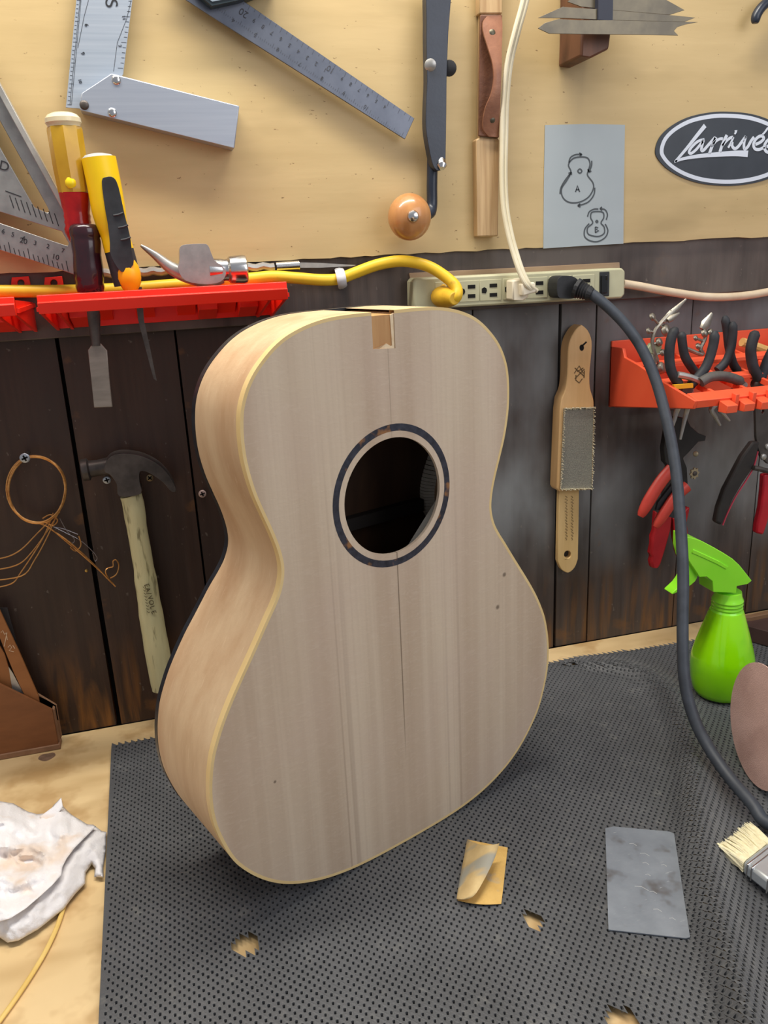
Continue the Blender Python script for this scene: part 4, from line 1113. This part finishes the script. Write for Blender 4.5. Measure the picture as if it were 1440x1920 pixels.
RP = thing('pliers', 'pliers with wide dark red handles hanging behind the crimper', 'pliers', c7([(280,1800)],-.035)[0])
ry_ = -.036
obj('handle', M().prism([c7([(280,1210),(310,1240),(450,1270),(440,1380),(380,1600),(330,1760),(300,1810),(240,1805),(225,1740),(240,1690),(220,1650),(240,1560),(240,1480),(265,1420),(270,1330)],ry_)],(0,.010,0)), redd, RP, bevel=.0025)
obj('handle', M().prism([c7([(460,1290),(530,1250),(600,1180),(635,1170),(620,1250),(600,1330),(620,1470),(640,1560),(630,1650),(600,1740),(540,1740),(500,1640),(470,1480)],ry_)],(0,.010,0)), redd, RP, bevel=.0025)
obj('jaws', M().prism([c7([(330,1250),(560,1250),(560,1100),(540,300),(480,160),(430,160),(400,700)],ry_+.003)],(0,.006,0)), dsteel, RP)
WS = thing('wire_stripper', 'wire stripper with black handle edged in pink and a red handle at the right edge', 'wire stripper', c7([(1360,1440)],-.060)[0])
wy = -.062
obj('plate', M().prism([c7([(1310,90),(1350,60),(1440,60),(1560,100),(1560,700),(1440,720),(1370,650),(1340,560),(1320,440)],wy),c7([(1375,120),(1400,125),(1405,180),(1385,205),(1365,170)],wy)],(0,.005,0)), mat('stripper_steel',(96,92,90),(80,76,74),.5,.6,(40,40,40)), WS, bevel=.0006)
obj('handle', M().prism([c7([(1290,490),(1360,490),(1330,620),(1290,760),(1180,920),(1080,1090),(960,1360),(900,1330),(930,1180),(1000,980),(1100,790),(1180,640)],wy-.004)],(0,.010,0)), mat('charcoal_grip',(52,48,46),(40,38,37),.6,0,(40,40,40)), WS, bevel=.0025)
obj('pink_edge', M().tube(smooth(c7([(1335,590),(1292,750),(1220,880),(1110,1050),(1020,1230),(970,1355)],wy-.002),4), .0011, 8), mat('pink_rubber',(196,64,84),rough=.5), WS)
obj('handle', M().prism([c7([(1400,830),(1470,820),(1470,1180),(1440,1330),(1395,1460),(1320,1440),(1330,1350),(1370,1180),(1390,1000)],wy-.004)],(0,.010,0)), mat('crimson_grip',(196,24,44),(176,18,38),.4,0,(30,30,30)), WS, bevel=.0025)
obj('spring', M().tube(smooth(c7([(1290,760),(1350,770),(1420,790),(1500,800)],wy-.006),4), .0034, 8), dsteel, WS)
for a,b in ((1388,645),(1435,540)):
    p = c7([(a,b)],wy)[0]; obj('pivot_bolt', M().lathe(p, p+Vector((0,-.003,0)), [(0,.0044),(.7,.004),(1,.0024)], 14), steel, WS)

# ================================================================= BENCH OBJECTS
# green spray bottle
bc = T(1349,1300,MZ); bx, by_ = bc.x, bc.y
bz0 = MZ + max(matz(bx+.03*math.cos(t_*.8),by_+.03*math.sin(t_*.8)) for t_ in range(8)) + .0006
SB = thing('spray_bottle', 'translucent lime green spray bottle standing on the mat at right', 'bottle', (bx,by_,bz0))
limem = mat('lime_plastic', (166,246,8), (152,238,4), .22, 0, (8,8,8), sss=.35, coat=.5, spots=[((122,214,10),(30,30,30),.5,.7,.4)])
limed = mat('lime_trigger', (164,248,60), (150,244,44), .3, 0, (10,10,10), sss=.25, coat=.3)
prof = [(0,.0260),(.002,.0300),(.008,.0326),(.020,.0352),(.036,.0366),(.048,.0364),(.054,.0352),(.066,.0322),(.080,.0282),(.094,.0240),(.104,.0210),(.110,.0190)]
m = M().lathe((bx,by_,bz0),(bx,by_,bz0+.110),[(h/.110,r) for h,r in prof],40)
obj('bottle', m, limem, SB, ang=60)
m = M()
ribs = []
for i in range(13): ribs.append((i/12,(.0180 if i%2 else .0172) if 1 < i < 9 else (.0188 if i<=1 else .0165-.0004*(i-8))))
m.lathe((bx,by_,bz0+.108),(bx,by_,bz0+.134),ribs,28)
obj('screw_collar', m, limed, SB, ang=25)
hy2 = by_-.013
hd = [(1288,1007),(1300,1009),(1315,1014),(1336,1025),(1357,1037),(1374,1048),(1387,1060),(1399,1075),(1410,1089),(1403,1095),(1382,1099),(1381,1112),(1337,1110),(1336,1090),(1324,1081),(1311,1082),(1304,1070),(1292,1052),(1287,1032)]
obj('spray_head', M().wslab(hd, hy2, .026), limed, SB, bevel=.004)
obj('nozzle', M().tube([W(1289,1019,by_),W(1280,1017,by_)], [.0085,.0075], 16), limed, SB)
obj('trigger', M().wslab(sm2([(1290,1050),(1304,1064),(1309,1076),(1304,1090),(1288,1102),(1263,1114),(1262,1111),(1276,1098),(1287,1080),(1288,1064)],2,True), by_-.008, .016), limed, SB, bevel=.002)
obj('ridge', M().wslab([(1300,1030),(1322,1040),(1348,1052),(1366,1064),(1362,1068),(1344,1058),(1320,1047),(1298,1037)], hy2-.0012, .002), limed, SB, bevel=.0006)

# orbital sander lying on its side, disc facing left
nrm = Vector((-.955,.22,.07)).normalized()
dc = W(1419,1354,-.352)
dc = T(1402,1468,MZ+.002) + Vector((.010,.003,.0630))
t1 = nrm.cross(Vector((0,0,1))).normalized(); t2 = t1.cross(nrm).normalized()
if t2.z < 0: t2 = -t2
OS = thing('sander', 'electric disc sander lying on its side with worn pinkish sanding disc at right edge', 'sander', (dc.x,dc.y,MZ+.002))
def disc(c, r, th, n=48): return M().prism([[c+(t1*math.cos(a)+t2*math.sin(a))*r for a in (2*math.pi*i/n for i in range(n))]], -nrm*th)
obj('sanding_disc', disc(dc,.0625,.0012), mat('sanding_disc',(214,178,168),(198,162,152),.9,0,(30,30,30),bump=.5,bscale=(900,900,900),spots=[((178,142,132),(14,14,14),.52,.7,.45)]), OS, label='pinkish brown sanding disc')
m = M().lathe(dc-nrm*.0013, dc-nrm*.130, [(0,.0600),(.08,.0605),(.12,.054),(.2,.050),(.24,.044),(.5,.042),(.8,.038),(.95,.030),(1,.02)], 32)
obj('body', m, mat('sander_black',(22,22,24),(30,30,33),.5,0,(40,40,40)), OS)

# black appliance cord
CTAIL = [Vector(p) for p in ((.514,-.437,.0175),(.556,-.447,.0160),(.630,-.450,.0155),(.710,-.446,.0160),(.775,-.425,.0240),(.785,-.392,.0420),(.730,-.374,.0560),(.668,-.376,.0610))]
bcp = [(1078,541,-.072),(1096,545,-.080),(1116,556,-.088),(1150,585,-.098),(1180,618,-.110),(1207,660,-.122),(1232,720,-.140),(1253,800,-.165),(1267,880,-.188),(1276,980,-.213),(1281,1080,-.238),(1280,1180,-.262),(1283,1270,-.284),(1299,1340,-.305),(1328,1400,-.332),(1368,1458,-.366),(1410,1507,-.400),(1438,1543,-.421)]
blc = mat('black_cord',(64,70,79),(54,59,67),.5,0,(60,60,60),spec=.5)
obj('power_cord', M().tube(smooth([W(*p) for p in bcp]+CTAIL,8), .0062, 14), blc, OS, label='thick black power cord looping up to the power strip')
m = M().wslab(sm2([(1046,524),(1060,517),(1078,520),(1088,532),(1088,550),(1078,559),(1060,560),(1046,555)],3,True), -.070, .0232)
obj('plug', m, blackp, OS, bevel=.003)
m = M()
A, B = W(1080,540,-.074), W(1110,552,-.087)
m.lathe(A, B, [(0,.0115),(.2,.0112),(.25,.0088),(.32,.0104),(.40,.0084),(.47,.0098),(.55,.0080),(.62,.0092),(.7,.0076),(.78,.0086),(1,.0066)], 16)
obj('strain_relief', m, blackp, OS, ang=20)


# paint brush
PB = thing('paint_brush', 'flat paint brush with cream bristles and metal ferrule on the mat at right', 'paintbrush', T(1420,1610,MZ))
pz = MZ+.0068+matz(*T(1394,1626,MZ).xy)
A1, A2 = T(1347,1596,pz), T(1403,1550,pz); B1, B2 = T(1394,1626,pz+.003), T(1445,1586,pz+.003)
dirn = ((B1-A1)+(B2-A2)).normalized(); wdt = (B2-B1)
random.seed(21); m = M()
m.prism([[A1.lerp(B1,.22),A2.lerp(B2,.22),B2,B1]],(0,0,.0035)); m.prism([[A1.lerp(B1,.30),A2.lerp(B2,.30),B2,B1]],(0,0,-.0035))
for k in range(900):
    s_ = random.random(); h_ = random.uniform(-.0055,.0055)
    b_ = B1.lerp(B2,s_)+Vector((0,0,h_)); a_ = A1.lerp(A2,s_+random.uniform(-.05,.05))+Vector((0,0,h_*.9+random.uniform(-.001,.002)))-dirn*random.uniform(-.004,.002)
    a_.z = max(a_.z, MZ+.0008+matz(a_.x,a_.y))
    b_.z = max(b_.z, MZ+.0008+matz(b_.x,b_.y))
    m.tube([b_, b_.lerp(a_,.6)+Vector((0,0,.0008)), a_], [.00075,.0007,.00035], 4, cap=False)
obj('bristles', m, mat('cream_bristle',(246,240,208),(232,222,184),.6,0,(300,300,300)), PB, kind='stuff')
def slab4(p,q,l,th,ztop): 
    return M().prism([[p,q,q+dirn*l,p+dirn*l]],(0,0,th))
zb = Vector((0,0,-.0065))
fe = obj('ferrule', slab4(B1+zb-(wdt*.03),B2+zb+(wdt*.03),.034,.0135,0), mat('tin_ferrule',(206,214,220),(186,194,202),.28,.55,(20,20,20)), PB, bevel=.003)
for k in (.004,.009,.027):
    obj('crimp_line', slab4(B1+zb-(wdt*.04)+dirn*k+Vector((0,0,-.0002)),B2+zb+(wdt*.04)+dirn*k+Vector((0,0,-.0002)),.0018,.0140,0), chrome, fe, bevel=.0006)
obj('handle', M().prism([[B1+zb+dirn*.033+wdt*.06,B2+zb+dirn*.033-wdt*.06,B2+zb+dirn*.075-wdt*.30,B2+zb+dirn*.150-wdt*.36,B1+zb+dirn*.150+wdt*.36,B1+zb+dirn*.075+wdt*.30]],(0,0,.0125)), mat('brush_handle',(190,150,96),(170,130,80),.4,scale=(20,20,20)), PB, bevel=.003)

# folded sandpaper
SP = thing('folded_sandpaper', 'small folded piece of yellow sandpaper with curled flap on the mat', 'sandpaper', T(905,1640,MZ))
gold = mat('gold_sandpaper',(230,190,112),(214,172,96),.85,0,(40,40,40),bump=.3,bscale=(900,900,900),spots=[((176,172,160),(34,34,34),.58,.70,.7)])
goldb = mat('sandpaper_back',(226,198,142),(206,176,122),.8,0,(40,40,40),spots=[((160,164,158),(14,40,14),.50,.62,.8)])
def sheet(rows, th=.0004):
    m = M(); nr_=len(rows); nc=len(rows[0]); vs=[p for r in rows for p in r]
    fs=[(i*nc+j,i*nc+j+1,(i+1)*nc+j+1,(i+1)*nc+j) for i in range(nr_-1) for j in range(nc-1)]
    n_=len(vs); vs2=[p-Vector((0,0,th)) for p in vs]; fs2=[tuple(k+n_ for k in f[::-1]) for f in fs]
    ed=[]
    bd=[j for j in range(nc)]+[i*nc+nc-1 for i in range(1,nr_)]+[(nr_-1)*nc+j for j in range(nc-2,-1,-1)]+[i*nc for i in range(nr_-2,0,-1)]
    for a,b in zip(bd,bd[1:]+bd[:1]): ed.append((a,b,b+n_,a+n_))
    return m.add(vs+vs2, fs+fs2+ed)
Lf=[(876,1574),(871,1602),(866,1630),(861,1660),(858,1688)]; Rt=[(952,1589),(949,1615),(946,1643),(943,1670),(940,1694.5)]
rows=[]
for a,b in zip(Lf,Rt):
    rows.append([T(a[0]+(b[0]-a[0])*j/8,a[1]+(b[1]-a[1])*j/8+(4*math.sin(math.pi*j/8) if a==Lf[-1] else 0),MZ+.0013+.0012*math.sin(math.pi*j/8)) for j in range(9)])
obj('base_sheet', sheet(rows), gold, SP, ang=60)
lf=smooth([(876,1574,0),(871,1602,0),(865,1632,0),(860,1660,0),(856,1685.5,0)],4); fr=smooth([(936.6,1581,0),(927,1610,0),(908,1649,0),(890,1678,0),(874,1686,0)],4)
rows=[]
for i,(a,b) in enumerate(zip(lf,fr)):
    r=[]
    for j in range(11):
        t=j/10; q=a.lerp(b,t); q.y += 7*math.sin(math.pi*t)*(1-i/len(lf))
        lift=(.019*(1-.75*i/len(lf)))
        r.append(T(q.x,q.y,MZ+.0022+lift*(math.sin(t*math.pi*.62))))
    rows.append(r)
obj('flap', sheet(rows,.0003), goldb, SP, ang=60, label='curled flap with grey rubbed patches')

# steel scraper plate
o = obj('card_scraper', M().tslab([(1135,1553),(1150,1549.5),(1255,1559),(1264,1563),(1279,1660),(1294,1757),(1286,1759),(1141,1743),(1138,1650)], MZ+.0016, .0010),
   mat('scraped_metal',(148,156,166),(130,138,148),.40,.35,(26,26,26),bump=.12,bscale=(30,120,30),spots=[((88,78,70),(30,30,30),.54,.66,.6),((186,192,196),(60,260,60),.66,.72,.7)]))
tag(o, 'grey scratched rectangular metal scraper plate lying flat on the mat', 'scraper')
random.seed(31); m = M()
for (a,b,l) in ((1180,1582,14),(1200,1600,18),(1205,1618,12),(1190,1662,26),(1218,1672,14),(1240,1622,10),(1225,1705,16),(1255,1722,12),(1210,1640,10)):
    m.ribbon([T(a,b,MZ+.00165),T(a+l*.5,b+l*.10-2,MZ+.00165),T(a+l,b+l*.35-1,MZ+.00165)], .0006, (0,0,.0001), (0,0,1))
obj('scratches', m, mat('bright_scratch',(200,205,208),rough=.4,metal=.5), o)

# crumpled paper towel
PT = thing('paper_towel', 'crumpled damp white paper towel at the left edge of the bench', 'paper towel', T(90,1640,0))
poly = [(-60,1500),(0,1503),(25,1507),(51.6,1522),(69,1527),(92,1525),(100,1510),(115,1495),(117,1510),(134,1528),(162.5,1545.6),(175,1546),(190.6,1558),(200,1560),(198.4,1595.6),(193.8,1627),(194.5,1645.6),(176.6,1644),(178,1628),(172,1621),(161,1636),(160,1656.6),(140.6,1677),(119,1705),(72,1742.5),(34,1764),(14,1767.5),(0,1758),(-60,1750)]
def inside(x,y,pl):
    c=False; j=len(pl)-1
    for i in range(len(pl)):
        if (pl[i][1]>y)!=(pl[j][1]>y) and x < (pl[j][0]-pl[i][0])*(y-pl[i][1])/(pl[j][1]-pl[i][1])+pl[i][0]: c=not c
        j=i
    return c
def edist(x,y,pl):
    b=1e9
    for i in range(len(pl)):
        ax_,ay_=pl[i-1]; bx_,by2=pl[i]; dx,dy=bx_-ax_,by2-ay_
        q=max(0,min(1,((x-ax_)*dx+(y-ay_)*dy)/(dx*dx+dy*dy+1e-9))); b=min(b,math.hypot(x-ax_-q*dx,y-ay_-q*dy))
    return b
def dense(pl, s=6):
    out=[]
    for a,b in zip(pl,pl[1:]+pl[:1]):
        k=max(1,int(math.hypot(b[0]-a[0],b[1]-a[1])/s))
        for i in range(k):
            out.append((a[0]+(b[0]-a[0])*i/k, a[1]+(b[1]-a[1])*i/k))
    return out
def crumple(pl, hfun, step=4.0):
    bd=dense(pl,step); pts_=[Vector(p) for p in bd]
    x_=min(p[0] for p in pl)
    while x_<max(p[0] for p in pl):
        y_=min(p[1] for p in pl)
        while y_<max(p[1] for p in pl):
            xx,yy2=x_+random.uniform(-1,1),y_+random.uniform(-1,1)
            if inside(xx,yy2,pl) and edist(xx,yy2,pl)>step*.6: pts_.append(Vector((xx,yy2)))
            y_+=step
        x_+=step
    nb=len(bd)
    r=delaunay_2d_cdt(pts_,[(i,(i+1)%nb) for i in range(nb)],[],1,1e-4)
    vs=[T(p.x,p.y,hfun(p.x,p.y)) for p in r[0]]
    m=M(); return m.add(vs,[tuple(f) for f in r[2]])
towm = mat('damp_tissue',(248,247,250),(240,236,236),.8,0,(14,14,14),sss=.15,bump=.35,bscale=(420,420,420),spots=[((226,196,164),(17,17,17),.50,.62,.6)])
def rid(x,y,s,ph): return 1-abs(noise.noise((x*s+ph,y*s,ph)))*2
foldl = [(162,1568),(140,1590),(125,1610),(117,1626),(115,1641),(98,1660),(76,1680),(48,1704),(20,1722),(-60,1745)]
def hlow(x,y):
    e=min(1,edist(x,y,poly)/34.)
    return max(.0012, .0045+.013*e**.7+.0035*(rid(x,y,.012,5.)-.5)*e+.0010*(rid(x,y,.05,2.)-.5))
upper = [(-60,1500),(0,1503),(25,1507),(51.6,1522),(69,1527),(92,1525),(117,1513),(134,1528),(162.5,1545.6),(180,1550)]+foldl
def hup(x,y):
    e=min(1,edist(x,y,upper)/30.)
    h=.0045+.013*min(1,edist(x,y,poly)/34.)**.7+.0075
    h+=.0085*(rid(x,y,.017,3.)-.5)*e+.0034*(rid(x,y,.048,9.)-.5)*(.3+.7*e)
    if x<45: h+=.009*min(1,(45-x)/40.)*min(1,max(0,(1600-y)/30.))
    return max(.005,h)
random.seed(8)
o = obj('lower_sheet', crumple(poly,hlow), mat('dry_tissue',(240,240,244),(232,230,232),.8,0,(14,14,14),sss=.15,bump=.3,bscale=(420,420,420)), PT, ang=80)
sd_ = o.modifiers.new('solid','SOLIDIFY'); sd_.thickness=.0004; sd_.offset=-1
o = obj('upper_sheet', crumple(upper,hup), towm, PT, ang=80, label='damp upper sheet with tan stains')
sd_ = o.modifiers.new('solid','SOLIDIFY'); sd_.thickness=.0004; sd_.offset=-1
flap = [(74,1532),(101,1512),(115,1496),(118,1512),(104,1534),(92,1548)]
def hfl(x,y): return .016+.014*max(0,(1535-y)/40.)
o = obj('raised_corner', crumple(flap,hfl), towm, PT, ang=80)
sd_ = o.modifiers.new('solid','SOLIDIFY'); sd_.thickness=.0004

# yellow wire
o = obj('plastic_strip', M().tube(smooth([T(122,1690,.0024),T(116,1712,.0024),T(104,1745,.0024),T(82,1790,.0024),T(48,1845,.0024),T(6,1905,.0024),T(-40,1965,.0024)],6), .0021, 10, flat=.8), mat('cream_plastic',(240,208,128),(230,194,110),.4,scale=(20,20,20)))
tag(o, 'thin cream plastic strip running out from under the paper towel', 'strip')

# hardboard holder at left with templates
hb = mat('brown_hardboard',(138,88,52),(122,76,44),.6,0,(10,10,40),bump=.06,bscale=(300,300,300)); hbl = mat('hardboard_edge',(160,122,94),(142,106,80),.7,0,(60,60,60))
HB = thing('template_holder', 'brown hardboard box leaning by the wall at the left edge', 'box', T(60,1408,0))
fyb = -.0315
obj('front_panel', M().wslab([(-90,1240),(0,1283),(98,1331),(109.5,1396),(0,1415),(-90,1430)], fyb, .0035), hb, HB, bevel=.0005)
obj('back_panel', M().wslab([(-90,1225),(72,1302),(102,1320),(106,1323),(116,1380),(112,1394),(0,1404),(-90,1418)], fyb+.0115, .0035), hbl, HB, bevel=.0005)
pA, pB, pC, pD = W(-90,1430,fyb), W(109.5,1396,fyb), W(109.5,1399,fyb), W(-90,1436,fyb)
m = M().box((pA.x,fyb-.0018,.0004),(pB.x+.002,fyb+.0155,.0070)); obj('base_rail', m, hbl, HB, bevel=.0008)
m = M().wslab([(98,1329),(102,1331),(113,1396),(109,1397)], fyb+.0036, .0078); obj('end_spacer', m, hbl, HB)
o = obj('hardboard_template', M().wslab([(-30,1090),(0,1145),(36,1222),(72,1304),(76,1330),(58,1330),(44,1300),(26,1262),(9,1220),(-30,1120)], fyb+.0045, .003), mat('orange_hardboard',(158,102,56),(142,90,48),.6,scale=(10,10,40)), bevel=.0004)
tag(o, 'slanting brown hardboard template with chalk numbers in the box at left', 'template')
m = M(); y0 = fyb+.0044
for l in ([(2,1186),(5,1182),(9,1190),(11,1186),(14,1200)],[(13,1186),(8,1212)],[(15,1214),(19,1209),(22,1214),(17,1220),(26,1222)],[(24,1210),(28,1216)]):
    m.ribbon([W(a,b,y0) for a,b in l], .0007, (0,-.0002,0), nv)
obj('chalk_writing', m, mat('chalk',(206,180,150),rough=.9), o)
o = obj('hardboard_template', M().wslab([(-60,1160),(0,1212),(9,1226),(27,1288),(30,1320),(-60,1320)], fyb+.0085, .0025), mat('orange_hardboard',(158,102,56)), bevel=.0004)
tag(o, 'wide brown hardboard template behind the chalk marked one', 'template')
o = obj('dark_template', M().wslab([(-20,1141),(14,1140),(22,1170),(36,1222),(60,1300),(40,1300)], fyb+.0165, .002), mat('dark_sheet',(52,48,50),(40,37,39),.5,scale=(30,30,30)))
tag(o, 'dark grey pointed template standing behind the brown ones at left', 'template')
o = obj('steel_template', M().wslab([(16,1250),(24,1262),(44,1300),(46,1322),(28,1322)], fyb+.0076, .0008), steel); tag(o,'small strip of shiny steel between the hardboard templates','strip')

# offcuts at the right behind the bottle
o = obj('wood_offcut', M().tslab([(1388,1170),(1412,1158),(1520,1138),(1560,1200),(1440,1184)], .030, .0220), mat('walnut_offcut',(86,64,58),(70,52,48),.55,0,(8,60,8)), bevel=.0008)
tag(o, 'dark brown wood offcut on the bench behind the spray bottle', 'offcut')
o = obj('wood_offcut', M().tslab([(1384,1157),(1440,1144),(1520,1128),(1520,1134),(1410,1157)], .036, .0355), mat('pale_offcut',(150,116,84),(128,96,68),.6,0,(8,60,8)), bevel=.0008)
tag(o, 'paler brown wood offcut against the wall at the right edge', 'offcut')
